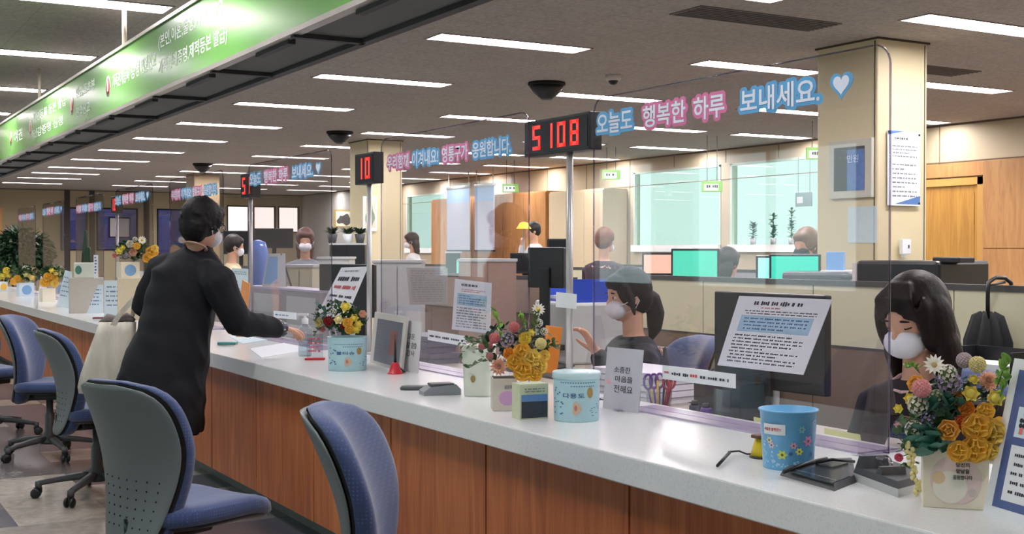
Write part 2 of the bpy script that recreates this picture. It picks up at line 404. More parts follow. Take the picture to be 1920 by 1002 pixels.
# ---------------------------------------------------------- ceiling lights
DIFF = mat('lamp_diffuser', (255, 250, 252), .4, emit=LAMP_EMIT, var=.01)
ORD = ['nearest', 'second', 'third', 'fourth', 'fifth', 'sixth', 'seventh', 'eighth', 'ninth', 'tenth', 'eleventh', 'twelfth', 'thirteenth', 'farthest']
CN = ['left of the green banner', 'first column right of the green banner', 'second column right of the green banner', 'third column right of the green banner', 'column along the right wall']
proto = None
for j, x in enumerate(COLS):
    for i, y in enumerate(ROWS):
        if i < 2 and j > 4: continue
        lab = 'recessed white ceiling light, %s row, %s' % (ORD[i], CN[j])
        if proto is None:
            proto = thing('ceiling_light', lab, 'ceiling light', (x, y, CH), group='recessed fluorescent ceiling lights')
            mb = MB(); g = .014
            mb.box(0, LW, -LH, -LH + g, -.006, .06).box(0, LW, LH - g, LH, -.006, .06).box(0, g, -LH, LH, -.006, .06).box(LW - g, LW, -LH, LH, -.006, .06).box(0, LW, -LH, LH, .06, .066)
            mb.build('frame', mat('lamp_frame', (150, 134, 132), .5), proto)
            box(g + .004, LW - g - .004, -LH + g + .004, LH - g - .004, .012, .02).build('diffuser', DIFF, proto)
        else: copy_tree(proto, (x, y, CH), label=lab)
# vents: slightly darker tile panels in the ceiling
VM = mat('vent_grille', (112, 106, 102), .8)
for k, (px, py, L) in enumerate([(1420, 35, 'dark ceiling vent above the right screen'), (1720, 128, 'ceiling vent right of the big pillar')]):
    p = at(px, py, Z=CH); t = thing('ceiling_vent', L, 'vent', (p.x, p.y, CH))
    mb = MB().box(-.55, .55, -.15, .15, -.006, .0); mb.build('vent_frame', VM, t)
    s2 = MB()
    for q in range(7): s2.box(-.53, .53, -.13 + q * .04, -.115 + q * .04, -.012, -.006)
    s2.build('vent_slats', mat('vent_slat_grey', (98, 92, 90), .7), t)
# black dome devices
def dome(px, py, label, r=.155):
    p = at(px, py, Z=CH); t = thing('ceiling_dome', label, 'ceiling dome', (p.x, p.y, CH), group='black ceiling domes')
    MB().lathe([(r * 1.0, 0), (r * 1.02, -.02), (r * .96, -.028)], 28).build('rim', MATTEB, t)
    MB().lathe([(r * .95, -.028), (r * .72, -.085), (r * .42, -.125), (r * .40, -.13)], 28).build('dome_body', BLACK, t)
    MB().lathe([(r * .36, -.129), (r * .30, -.142), (.01, -.146)], 20).build('lens_cover', DGREY, t)
dome(1025, 155, 'black ceiling dome above the number display')
dome(637, 247, 'black ceiling dome above the second clear screen')
dome(380, 307, 'small far black ceiling dome above the customer')
p = at(1150, 141, Z=CH); t = thing('security_camera', 'small white dome security camera on the ceiling', 'security camera', (p.x, p.y, CH))
MB().lathe([(.062, 0), (.062, -.03), (.05, -.045)], 20).build('housing', mat('camera_white', (196, 192, 188), .4), t)
MB().ell((0, 0, -.04), (.042, .042, .04)).build('camera_lens', BLACK, t)
# hanging section signs in green and white
for k, (px, py, X, L) in enumerate([(957, 353, 9.5, 'small green hanging section sign left of the steel pole'), (1146, 328, 9.5, 'small green hanging section sign right of the steel pole'),
                                    (1335, 350, 9.6, 'pale green hanging sign over the middle bright window'), (1533, 288, 9.5, 'green hanging sign next to the large pillar'), (668, 380, 9.5, 'tiny green sign by the framed pictures')]):
    c = at(px, py, X=X); t = thing('hanging_sign', L, 'hanging sign', (c.x, c.y, c.z), CAMZ, 'green section signs')
    sc = .25 if k < 4 else .2
    box(-sc * .5, sc * .5, -.02, .02, -.065, .065, .004).build('sign_box', mat('sign_green', (128, 186, 80), .5, emit=.15), t)
    box(-sc * .40, sc * .30, -.024, -.02, -.05, .03).build('sign_face', mat('sign_face', (228, 240, 214), .5, emit=.25), t)
    print_lines(RX(PI / 2) @ T(0, 0, .0245), sc * .58, .05, 1, INK, 30 + k, 1, 'sign_marks', t, .8)
    MB().tube([(-.06, 0, .065), (-.06, 0, CH - c.z)], .004, 6).tube([(.06, 0, .065), (.06, 0, CH - c.z)], .004, 6).build('hanger', DGREY, t)
# ---------------------------------------------------------- green hanging banner
m, nt, b = nodes('green_banner'); GREEN = m
n = nt.nodes.new('ShaderNodeTexNoise'); n.inputs['Scale'].default_value = .7; nt.links.new(mapped(nt, (1, 1, 1)), n.inputs['Vector'])
r = ramp(nt, [(.35, (84, 154, 56)), (.65, (106, 176, 70))]); nt.links.new(n.outputs['Fac'], r.inputs[0]); nt.links.new(r.outputs[0], b.inputs['Base Color'])
b.inputs['Roughness'].default_value = .27; b.inputs['Coat Weight'].default_value = .15; b.inputs['Coat Roughness'].default_value = .2
SX, SZ0, SZ1 = 1.57, 2.165, 2.485
t = thing('hanging_banner', 'long glossy green banner with white writing hung over the counter', 'banner', (SX, 0, SZ0))
box(0, .02, .9, 24, 0, SZ1 - SZ0).build('banner_face', GREEN, t)
MB().box(-.012, .04, .9, 24, SZ1 - SZ0, SZ1 - SZ0 + .018).box(-.012, .03, .9, 24, -.02, 0).build('edge_rail', mat('aluminium_rail', (176, 172, 162), .35, .6), t)
mb = MB(); mb.box(.02, .30, .9, 24, -.012, -.004)
mb.build('underside_panel', mat('banner_underside', (96, 98, 94), .7), t)
mb = MB().box(.27, .31, .9, 24, -.03, .0)
y = 1.2
while y < 23.8:
    mb.box(.0, .29, y, y + .035, -.03, -.012); mb.box(.02, .05, y + .12, y + .5, -.035, -.012); y += 1.03
mb.build('cable_tray', mat('cable_dark', (48, 46, 46), .6), t)
for y in (1.4, 4.25, 7.1, 9.95, 12.8, 15.65, 18.5, 21.3): MB().tube([(.02, y, SZ1 - SZ0), (.02, y, CH - SZ0)], .013, 8).build('hanging_rod', mat('cream_rod', (190, 182, 164), .4), t)
SW = mat('sign_white', (236, 244, 234), .5)
def on_sign(s, pl, pr_, f0, f1, m=SW, bold=.012):
    ya = at(pl, 200, X=SX).y; yb = at(pr_, 200, X=SX).y; H = SZ1 - SZ0
    M = Matrix(((0, 0, -1, 0), (-1, 0, 0, (ya + yb) / 2), (0, 1, 0, H * (f0 + f1) / 2), (0, 0, 0, 1)))
    return fit_text(s, m, M, abs(ya - yb), H * (f1 - f0), t, 'lettering', bold)
on_sign('(본인,이혼,출생,사망', 298, 390, .60, .86); on_sign('NO', 398, 419, .62, .84)
on_sign('가족관계증명,제적등본 발급)', 298, 427, .20, .46)
on_sign('가족관계등록', 211, 243, .38, .64)
on_sign('증명', 246, 262, .38, .64); on_sign('민원신고', 266, 293, .38, .64)
on_sign('인감,등초본', 143, 178, .56, .78); on_sign('전입신고', 143, 168, .18, .40)
on_sign('주민등록 등본 발급', 62, 124, .56, .78); on_sign('인감증명 신청', 62, 118, .18, .40)
on_sign('여권', 26, 42, .3, .6)
for k, (px, s) in enumerate(((203, '1'), (135, '2'), (57, '3'), (20, '4'))):
    y = at(px, 200, X=SX).y; z = (SZ1 - SZ0) * .48
    M = Matrix(((0, 0, -1, 0), (-1, 0, 0, y), (0, 1, 0, z), (0, 0, 0, 1)))
    MB().use(SW).lathe([(.062, 0), (.062, .001)], 28, M).use(mat('sign_red', (190, 48, 40), .4)).lathe([(.050, .0011), (.050, .0018)], 28, M).build('number_disc', None, t)
    fit_text(s, SW, M @ T(0, 0, .0015), .03, .06, t, 'number', .03)
# ============================================================ service counter
CF, CB, CT = 1.972, 2.74, .78
Y0, Y1 = -.6, 26.0
mb = MB()
mb.prism([(CF + .004, CT), (CF + .001, CT - .0015), (CF, CT - .005), (CF, CT - .078), (CF + .004, CT - .082), (CF + .03, CT - .082), (CF + .03, CT - .03), (CB - .03, CT - .03), (CB - .03, CT - .06), (CB, CT - .06), (CB, CT)], -Y1, -Y0, Matrix(((1, 0, 0, 0), (0, 0, -1, 0), (0, 1, 0, 0), (0, 0, 0, 1))))
wt = mb.build('worktop', QUARTZ); tag(wt, 'long white quartz worktop of the service counter', 'worktop')
t = thing('counter_base', 'brown wood panelled base under the white counter', 'counter base', (2.03, 0, 0))
seams = [-.6]
for px, py in ((1180, 930), (911, 850), (733, 800), (588, 760), (480, 760), (397, 740), (340, 720)): seams.append(at(px, py, X=2.03).y)
while seams[-1] < 25: seams.append(seams[-1] + .62)
seams[-1] = Y1
box(.012, .03, Y0, Y1, .12, CT - .085).build('backing', mat('seam_dark', (50, 26, 18), .8), t)
for a, b2 in zip(seams, seams[1:]):
    box(0, .014, a + .005, b2 - .005, .10, CT - .082, .0).build('front_panel', WOOD, t)
box(.10, .13, Y0, Y1, 0, .12).build('kick_plate', mat('kick_steel', (120, 124, 122), .4, .4, var=.15), t)
box(.6, .62, Y0, Y1, 0, CT - .06).build('rear_panel', LGREY, t)
# staff side desk
t = thing('staff_desk', 'long staff desk behind the clear screens', 'desk', (2.75, 0, 0))
box(0, .42, Y0, Y1, .69, .72, .003).build('desktop', mat('desk_laminate', (150, 140, 130), .4), t)
for k in range(14):
    y = Y0 + .02 + k * 2.04
    box(.03, .30, y, y + .03, 0, .69).build('support_panel', LGREY, t)
# ---------------------------------------------------------- clear screens
WL = mat('letter_white', (222, 228, 242), .5); HB = mat('letter_halo_blue', (88, 160, 210), .5); HP = mat('letter_halo_pink', (206, 112, 156), .5)
PX = 2.62; PT = 1.925
def words(t, ws, zc, h, xoff):
    for s, ya, yb, m in ws:
        M = Matrix(((0, 0, -1, -.004), (-1, 0, 0, (ya + yb) / 2), (0, 1, 0, zc), (0, 0, 0, 1)))
        wv = abs(ya - yb)
        o, ref = fit_text(s, WL, M, wv, h, t, 'lettering', .018, .0022)
        # halo: same writing swollen outwards
        me = text_mesh(s, .03); sx = wv / (ref[1] - ref[0]); sy = h / (ref[3] - ref[2]); cx = (ref[0] + ref[1]) / 2; cy = (ref[2] + ref[3]) / 2
        for v in me.vertices: v.co = M @ Vector(((v.co.x - cx) * sx, (v.co.y - cy) * sy, .0002 + (.0014 if v.co.z > 0 else 0)))
        rad = .011; src = [v.co.copy() for v in me.vertices]; fc = [list(p.vertices) for p in me.polygons]; bpy.data.meshes.remove(me); dil = MB()
        for q in range(14):   # sticker border: the glyph spread outwards all round
            a = q * PI / 7; off = Vector((0, math.cos(a) * rad, math.sin(a) * rad)) + Vector((q * .00002, 0, 0)); dil.add([v + off for v in src], fc)
        dil.add(src, fc); me = bpy.data.meshes.new('lettering_outline'); me.from_pydata([tuple(v) for v in dil.v], [], dil.f); me.update()
        me.materials.append(m)
        k = bpy.data.objects.new('lettering_outline', me); C.objects.link(k); k.parent = o
def heart(t, y, z, s, m, lift):
    pts = []
    for i in range(40):
        a = 2 * PI * i / 40
        pts.append((16 * math.sin(a) ** 3 / 17 * s, (13 * math.cos(a) - 5 * math.cos(2 * a) - 2 * math.cos(3 * a) - math.cos(4 * a) + 2) / 17 * s))
    M = Matrix(((0, 0, -1, -.004), (-1, 0, 0, y), (0, 1, 0, z), (0, 0, 0, 1)))
    return MB().prism(pts[::-1], lift, lift + .001, M).build('heart', m, t)
WA = [('오늘도', 1122, 1188, 'b'), ('행복한', 1208, 1288, 'p'), ('하루', 1303, 1361, 'p'), ('보내세요.', 1391, 1540, 'b')]
WB = [('우리함께', 728, 768, 'p'), ('이겨내요!', 775, 824, 'b'), ('영통구가', 831, 879, 'p'), ('응원합니다.', 888, 960, 'b')]
SCR = [(2.41, 3.88, 'A'), (4.36, 5.86, 'B'), (6.55, 8.05, 'A'), (8.62, 10.1, 'B'), (10.65, 12.1, 'A'), (12.64, 14.06, 'B'), (14.75, 16.2, 'A'), (16.75, 18.2, 'B'), (.2, 1.7, 'B')]
SL = ['clear counter screen in front of the woman in the right foreground', 'clear counter screen in front of the masked staff with dark top', 'clear counter screen behind the sanitizer bottle', 'clear counter screen behind the customer in black',
      'clear counter screen behind the flower box on the cream case', 'clear counter screen behind the cactus planter', 'clear counter screen beside the big green shrub', 'farthest clear counter screen behind the big green shrub', 'clear counter screen at the right edge beside the notice stand']
refA = (3.88 + 2.41) / 2; refB = (4.36 + 5.86) / 2
for i, (a, b2, kind) in enumerate(SCR):
    t = thing('acrylic_screen', SL[i], 'counter screen', (PX, (a + b2) / 2, CT), group='clear acrylic counter screens')
    hw = (b2 - a) / 2; hh = PT - CT; rc = .06
    # sheet with two rounded upper corners
    pts = [(-hw, 0), (hw, 0)]
    for q in range(7): an = q * PI / 12; pts.append((hw - rc + rc * math.cos(an), hh - rc + rc * math.sin(an)))
    for q in range(7): an = PI / 2 + q * PI / 12; pts.append((-hw + rc + rc * math.cos(an), hh - rc + rc * math.sin(an)))
    M = Matrix(((0, 0, 1, -.0025), (1, 0, 0, 0), (0, 1, 0, .004), (0, 0, 0, 1)))
    MB().prism(pts, 0, .005, M).build('clear_sheet', ACRYL, t)
    e = MB()
    for q in range(len(pts)):
        p1 = pts[q]; p2 = pts[(q + 1) % len(pts)]
        e.tube([(0, p1[0], p1[1] + .004), (0, p2[0], p2[1] + .004)], .0032, 4)
    e.build('sheet_edge', ACRYL_EDGE, t)
    for sgn in (-1, 1):
        y = sgn * (hw - .03)
        f = MB().box(-.10, .10, y - .012, y + .012, 0, .006).prism([(-.09, .006), (.09, .006), (.012, .32), (-.012, .32)], y - .0025, y + .0025, Matrix(((1, 0, 0, 0), (0, 0, 1, 0), (0, 1, 0, 0), (0, 0, 0, 1))))
        f.build('foot', ACRYL, t)
    box(-.07, .07, -hw + .02, hw - .3, 0, .006).build('base_strip', mat('violet_base_strip', (176, 166, 190), .2), t)
    c = (a + b2) / 2
    for s, p1, p2, col in (WA if kind == 'A' else WB):
        ref = refA if kind == 'A' else refB
        ya = at(p1, 200, X=PX).y - ref; yb = at(p2, 200, X=PX).y - ref
        words(t, [(s, ya, yb, HB if col == 'b' else HP)], (1.828 if kind == 'A' else 1.80) - CT, .078 if kind == 'A' else .072, 0)
    if kind == 'A':
        yh = at(1580, 160, X=PX).y - refA
        hb = heart(t, yh, 1.828 - CT, .048, HB, .0003); hb.name = 'heart_outline'
        k = heart(t, yh, 1.83 - CT, .034, WL, .0016)
# ---------------------------------------------------------- number displays on steel poles
LED = mat('red_led', (255, 70, 60), .4, emit=.35); SEGOFF = mat('display_face', (34, 32, 40), .25)
def seg_digit(mb, d, cx, cz, w2, h2, th, M):
    on = {'0': 'abcdef', '1': 'bc', '8': 'abcdefg', '5': 'afgcd'}[d]
    R_ = {'a': (-w2, w2, h2 - th, h2), 'd': (-w2, w2, -h2, -h2 + th), 'g': (-w2, w2, -th / 2, th / 2), 'f': (-w2, -w2 + th, 0, h2), 'b': (w2 - th, w2, 0, h2), 'e': (-w2, -w2 + th, -h2, 0), 'c': (w2 - th, w2, -h2, 0)}
    for s in on:
        a, b2, c, e = R_[s]; mb.box(cx + a, cx + b2, cz + c, cz + e, .001, .003, M)
def display(y, z, wd, ht, digits, label, X=2.70, px_pole=None, po_y=0):
    t = thing('number_display', label, 'number display', (X, y, CT if px_pole else CT), group='red number displays')
    zz = z - CT
    box(-.03, .03, -wd / 2, wd / 2, zz - ht / 2, zz + ht / 2, .004).build('display_case', BLACK, t)
    M = Matrix(((0, 0, -1, -.031), (-1, 0, 0, 0), (0, 1, 0, zz), (0, 0, 0, 1)))
    MB().box(-wd / 2 + .012, wd / 2 - .012, -ht / 2 + .012, ht / 2 - .012, 0, .001, M).build('display_face', SEGOFF, t)
    n = len(digits)
    for k, d in enumerate(digits):
        mb = MB(); seg_digit(mb, d, (k - (n - 1) / 2) * wd * .9 / n * .86 , 0, wd / n * .24, ht * .34, ht * .10, M); mb.build('led_digit', LED, t)
    po = po_y
    MB().tube([(.0, po, .004), (0, po, zz - ht / 2)], .0145, 16).build('pole', CHROME, t)
    MB().lathe([(.055, 0), (.055, .006), (.02, .012)], 24, T(0, po, 0)).build('pole_base', CHROME, t)
yp = at(1068, 500, X=2.70).y
yd = at(1053, 300, X=2.70).y
display(yd, 1.822, .50, .150, '5108', 'red number display reading 5108 on a steel pole between screens', po_y=yp - yd)
display(6.20, 1.80, .26, .17, '10', 'small red number display left of the framed scroll picture')
display(8.25, 1.80, .26, .17, '51', 'small red number display right of the customer in black')
display(12.4, 1.80, .26, .17, '10', 'far red number display above the white planter')

# ============================================================ task chairs
def se(a, n): c, s = math.cos(a), math.sin(a); return math.copysign(abs(c) ** (2 / n), c), math.copysign(abs(s) ** (2 / n), s)
def make_chair(loc, rz, label):
    t = thing('task_chair', label, 'chair', loc, rz, 'blue customer chairs along the counter')
    mb = MB().lathe([(.03, .08), (.045, .09), (.045, .15), (.032, .16), (.030, .28), (.022, .29), (.022, .40)], 20)
    mb.build('gas_column', DGREY, t)
    hub = MB().lathe([(.06, .085), (.065, .10), (.05, .125)], 20).build('base_hub', DGREY, t)
    for k in range(5):
        a = 2 * PI * k / 5 + .3; M = RZ(a)
        leg = MB(); rg = []
        for q in range(7):
            f = q / 6; x = .045 + f * .26; z = .115 - .035 * f ** 1.5; w2 = .026 - .010 * f; h2 = .022 - .008 * f
            rg.append([(x, w2 * se(2 * PI * j / 12, 3)[0], z + h2 * se(2 * PI * j / 12, 3)[1]) for j in range(12)])
        leg.rings(rg, True, M).lathe([(.018, .055), (.018, .09)], 12, M @ T(.305, 0, 0)); l = leg.build('base_leg', DGREY, t)
        cs = MB()
        for sy in (-.016, .016):
            cs.lathe([(.006, -.008), (.022, -.009), (.027, -.004), (.027, .004), (.022, .009), (.006, .008)], 16, M @ T(.318, sy, .027) @ RX(PI / 2))
        cs.box(.285, .33, -.006, .006, .03, .058, M, .004)
        cs.build('caster', BLACK, l)
    box(-.09, .10, -.07, .07, .375, .415, .012).build('tilt_mechanism', BLACK, t)
    MB().tube([(-.05, .06, .40), (-.05, .2, .395), (-.03, .25, .39)], .006, 8).build('lever', BLACK, t)
    # seat: rounded square with a falling front edge
    def sring(s, z, dz=0):
        out = []
        for j in range(40):
            c, s2 = se(2 * PI * j / 40, 3.6); x = c * .245 * s + .055; y = s2 * .235 * s * (1 - .06 * (c + 1) * .5)
            out.append((x, y, z - .035 * max(0, (x - .13) / .16) ** 2 + .012 * (y / .23) ** 2 + dz))
        return out
    cush = MB().rings([sring(.86, .43), sring(.97, .434), sring(1.01, .452), sring(1.0, .476), sring(.95, .490), sring(.80, .497), sring(.55, .494), sring(.2, .492)], True)
    cush.build('seat', FABRIC, t)
    MB().rings([sring(.45, .408), sring(.84, .416), sring(.93, .428), sring(.93, .436)], True).build('seat_shell', BLACK, t)
    # backrest: tall egg shape, curved both ways
    def prof(v): return -.205 - .075 * v + .052 * math.sin(v * PI * 1.15) + .0 * v
    def wid(v): return .150 + .085 * (1 - math.cos(min(1, v / .70) * PI)) / 2 - .004 * v
    def back(u, v, off):       # u -1..1, v 0..1
        e = (1 - abs(2 * v - 1) ** 6) ** (1 / 3.2) if abs(2 * v - 1) < 1 else 0
        w2 = wid(v) * e
        y = u * w2; x = prof(v) + .085 * (y / .23) ** 2 * (.5 + .5 * v) + off
        return (x, y, .345 + .585 * v)
    ZM = .6375
    def sheet(name, m, offb, offf, grow, nv=22, nu=16, holes=False):
        mb = MB().use(m); fr = []; bk = []
        for i in range(nv + 1):
            v = .5 + (.5 * (1 if i > nv / 2 else -1) * abs(2 * i / nv - 1) ** .8) if i != nv / 2 else .5
            v = min(max(v, 0.004), .996)
            rf = []; rb = []
            for j in range(nu + 1):
                u = math.sin((j / nu - .5) * PI)
                ed = max(0, 1 - abs(u) ** 6) ** .5 * max(0, 1 - abs(2 * v - 1) ** 10) ** .5
                p = back(u, v, 0)
                sc = grow
                pf = (p[0] + offb + (offf - offb) * (.25 + .75 * ed), p[1] * sc, ZM + (p[2] - ZM) * sc)
                pb = (p[0] + offb + (0 if ed > .5 else (.5 - ed) * .01), p[1] * sc, ZM + (p[2] - ZM) * sc)
                rf.append(pf); rb.append(pb)
            fr.append(rf); bk.append(rb)
        rings = [a + b[::-1] for a, b in zip(fr, bk)]
        mb.rings(rings, True)
        if holes:
            mb.use(MATTEB)
            for r_ in range(6):
                for c_ in range(7):
                    p = back((c_ - 3) / 4.2, .14 + r_ * .055, 0); mb.ell((p[0] - .0225, p[1] * .965, ZM + (p[2] - ZM) * .965), (.0015, .0035, .0035), n=6, m=4)
        return mb.build(name, m, t)
    sheet('backrest', FABRIC, 0, .078, 1.0)
    sheet('back_shell', SHELL, -.022, -.001, .965, holes=True)
    # narrow black seam between shell and cushion
    sheet('seam_trim', MATTEB, -.004, .003, .985)
    MB().tube([(-.02, 0, .39), (-.17, 0, .385), (-.20, 0, .40), (-.205, 0, .46)], [.022, .022, .018, .012], 10).build('back_bar', BLACK, t)
    return t
def chd(px, d): p = at(px, 501, d=d); return (p.x, p.y, 0)
HD = lambda deg: PI / 2 - math.radians(deg)       # heading measured from +Y towards +X
ch = make_chair(chd(332, 4.2), HD(67), 'nearest blue chair seen from behind, grey back shell toward the viewer')
copy_tree(ch, chd(786, 3.32), HD(124), 'blue chair in the foreground turned with its cushion toward the viewer, close to the counter')
copy_tree(ch, chd(180, 6.7), HD(90), 'blue chair seen edge-on behind the nearest one, left of it')
copy_tree(ch, chd(92, 8.0), HD(118), 'blue chair with its front turned toward the viewer at the left edge')
copy_tree(ch, chd(-14, 8.9), HD(60), 'farthest blue chair, mostly hidden at the left edge')
# ============================================================ people
def limb(mb, pts, rr, n=12, M=None, flat=None):
    pts = [Vector(p) for p in pts]; P2 = []; R2 = []
    d0 = (pts[1] - pts[0]).normalized(); d1 = (pts[-1] - pts[-2]).normalized()
    for k in (0, 1, 2): a = k * PI / 6; P2.append(pts[0] - d0 * rr[0] * math.cos(a)); R2.append(max(rr[0] * math.sin(a), rr[0] * .08))
    # smooth interpolation between joints
    for i in range(len(pts) - 1):
        for q in range(4):
            f = q / 4; P2.append(pts[i].lerp(pts[i + 1], f)); R2.append(rr[i] + (rr[i + 1] - rr[i]) * f)
    P2.append(pts[-1]); R2.append(rr[-1])
    for k in (2, 1, 0): a = k * PI / 6; P2.append(pts[-1] + d1 * rr[-1] * math.cos(a)); R2.append(max(rr[-1] * math.sin(a), rr[-1] * .08))
    return mb.tube(P2, R2, n, M)
def loft(mb, rings, M=None, n=24, e=2.3):
    """rings: (centre, half axis a, half axis b)"""
    out = []
    for c, a, b2 in rings:
        c = Vector(c); a = Vector(a); b2 = Vector(b2)
        out.append([c + a * se(2 * PI * j / n, e)[0] + b2 * se(2 * PI * j / n, e)[1] for j in range(n)])
    return mb.rings(out, True, M)
from mathutils import noise as mnoise
def blob(name, mb, voxel, m, parent, it=5, org=None, folds=0):
    me = bpy.data.meshes.new('tmp'); me.from_pydata([tuple(v) for v in mb.v], [], mb.f)
    bm = bmesh.new(); bm.from_mesh(me); bmesh.ops.recalc_face_normals(bm, faces=bm.faces); bm.to_mesh(me); bm.free()
    o = bpy.data.objects.new('tmp', me); C.objects.link(o)
    r = o.modifiers.new('r', 'REMESH'); r.mode = 'VOXEL'; r.voxel_size = voxel; r.use_smooth_shade = True
    if it: s2 = o.modifiers.new('s', 'SMOOTH'); s2.iterations = it; s2.factor = .5
    me2 = bpy.data.meshes.new_from_object(o.evaluated_get(bpy.context.evaluated_depsgraph_get()))
    bpy.data.objects.remove(o); bpy.data.meshes.remove(me)
    me2.name = name; me2.materials.clear(); me2.materials.append(m)
    me2.polygons.foreach_set('use_smooth', [True] * len(me2.polygons))
    if folds:
        nn = [v.normal.copy() for v in me2.vertices]
        for v, n in zip(me2.vertices, nn):
            c = v.co; a = mnoise.noise(Vector((c.x * 9 + c.z * 5, c.y * 9, c.z * 3.2))); b3 = mnoise.noise(Vector((c.x * 5, c.y * 5 + c.z * 4, c.z * 12 + 7)))
            v.co = c + n * folds * ((1 - abs(a) * 2.4) * .8 + b3 * .5)
    q = bpy.data.objects.new(name, me2); C.objects.link(q); q.parent = parent
    return q
def head_prims(mb, M):
    mb.ell((-.005, 0, .02), (.098, .078, .102), M, 20, 14).ell((.022, 0, -.045), (.068, .060, .068), M, 18, 12)
    mb.ell((.045, 0, -.085), (.035, .035, .028), M).ell((.094, 0, -.022), (.017, .013, .020), M).ell((.086, 0, 0), (.012, .010, .028), M)
    for s in (-1, 1): mb.ell((-.008, s * .080, -.012), (.018, .008, .030), M @ T(0, 0, 0))
    mb.ell((.078, 0, -.060), (.018, .024, .008), M)
def face_parts(t, M, closed=False, iris=(40, 26, 20)):
    for s in (-1, 1):
        e = MB()
        if closed: e.use(MATTEB); e.tube([M @ Vector((.086 - .012 * abs(q), s * .032 + q * .016, .004 - .003 * (1 - q * q))) for q in (-1, -.5, 0, .5, 1)], .0022, 6)
        else:
            e.use(mat('eye_white', (220, 214, 210), .3)).ell((.074, s * .031, .004), (.013, .015, .0075), M)
            e.use(mat('iris_dark', iris, .2)).ell((.083, s * .031, .004), (.006, .006, .006), M)
        e.build('eye', None, t)
        b2 = MB(); b2.tube([M @ Vector((.093 - .010 * abs(q), s * .032 + q * .018, .028 - .004 * abs(q))) for q in (-1, -.5, 0, .5, 1)], [.002, .0035, .0035, .003, .0015], 6)
        b2.build('eyebrow', HAIR, t)
def mask_part(t, M, m=None):
    mb = MB().ell((.062, 0, -.052), (.052, .066, .050), M, 18, 12).ell((.086, 0, -.045), (.028, .032, .036), M)
    o = blob('face_mask', mb, .005, m or MASK, t, 4)
    st = MB()
    for s in (-1, 1):
        st.tube([M @ Vector(p) for p in ((.07, s * .060, -.035), (.03, s * .080, -.02), (-.01, s * .090, .0), (-.022, s * .088, -.02), (.0, s * .080, -.055), (.05, s * .062, -.075))], .0018, 6)
    st.build('ear_loop', m or MASK, o)
    return o
def hand_prims(mb, M, side=1, curl=.6, spread=1):
    mb.ell((.045, 0, 0), (.052, .040, .016), M, 14, 10).ell((.075, 0, 0), (.024, .038, .013), M)
    for k, (y, L) in enumerate(((.031, .070), (.011, .079), (-.010, .073), (-.030, .058))):
        p = Vector((.084, y * side, 0)); pts = [p - Vector((.02, 0, 0))]; a = 0; rr = [.0095]
        pts.append(p.copy()); rr.append(.0092)
        for q, f in enumerate((.45, .30, .25)):
            a += curl * (.45 + .35 * q); p = p + Vector((math.cos(a), spread * y * side * 1.2, -math.sin(a))).normalized() * L * f; pts.append(p.copy()); rr.append(.0085 - .0008 * q)
        limb(mb, pts, rr, 8, M)
    limb(mb, [(.012, .028 * side, 0), (.040, .052 * side, -.010), (.068, .060 * side, -.022), (.090, .058 * side, -.034)], [.014, .0115, .0098, .008], 8, M)
def frame(p, x, z=(0, 0, 1)):
    x = Vector(x).normalized(); z = Vector(z); y = z.cross(x).normalized(); z = x.cross(y)
    return Matrix(((x.x, y.x, z.x, p[0]), (x.y, y.y, z.y, p[1]), (x.z, y.z, z.z, p[2]), (0, 0, 0, 1)))

# ---------------------------------------------------------- the customer in black
P0 = at(300, 968, d=6.15); P0.z = 0
cu = thing('person', 'person in black dress with short black hair leaning over the counter, canvas bag on arm', 'person', (P0.x, P0.y, 0))
W = lambda px, py, d: at(px, py, d=d) - P0
AW = Vector((math.sin(YAW), math.cos(YAW), 0)); RT = Vector((math.cos(YAW), -math.sin(YAW), 0))
hh = math.radians(62); hf = Vector((math.sin(hh), math.cos(hh), -.22))
HM = frame(W(381, 422, 6.12), hf)
body = MB(); head_prims(body, HM)
limb(body, [HM @ Vector((-.015, 0, -.05)), W(368, 470, 6.13), W(350, 505, 6.14)], [.052, .052, .07])
loft(body, [(W(352, 500, 6.13), RT * .13, AW * .09), (W(338, 560, 6.13), RT * .15, AW * .10), (W(330, 620, 6.14), RT * .14, AW * .10), (W(318, 680, 6.15), RT * .17, AW * .12)])
rs, re_, rw = W(408, 528, 6.03), W(446, 606, 6.08), W(520, 616, 6.28)
limb(body, [rs, re_, rw, rw + (rw - re_).normalized() * .04], [.05, .042, .028, .026])
hd = (rw - re_).normalized(); hand_prims(body, frame(rw + hd * .03, hd, (0.1, .1, 1)), -1, .75)
ls, le, lw = W(303, 505, 6.24), W(272, 572, 6.28), W(318, 610, 6.5)
limb(body, [ls, le, lw], [.05, .042, .028]); hand_prims(body, frame(lw, lw - le), 1, .8)
for sx, dd in ((278, 6.2), (318, 6.14)):
    hp = W(sx + 14, 700, dd); kn = W(sx + 6, 820, dd); an = W(sx, 950, dd); 
    limb(body, [hp, kn, Vector((an.x, an.y, .09))], [.085, .058, .038]); limb(body, [(an.x, an.y, .055), (an.x + AW.x * .05 + .05, an.y + AW.y * .05, .04), (an.x + .13, an.y + .07, .035)], [.036, .034, .03])
blob('body', body, .0065, SKIN, cu, 4)
dr = MB()
st = [(462, 374, 24, .062), (470, 370, 28, .066), (480, 362, 44, .09), (505, 355, 66, .125), (540, 345, 68, .14), (580, 336, 66, .145), (620, 328, 66, .15), (655, 316, 74, .17), (700, 304, 82, .19), (750, 297, 84, .20), (812, 292, 84, .205)]
loft(dr, [(W(c, y, 6.15), RT * (hw * 6.15 / FPX), AW * dp + Vector((0, 0, 0))) for y, c, hw, dp in st], n=32)
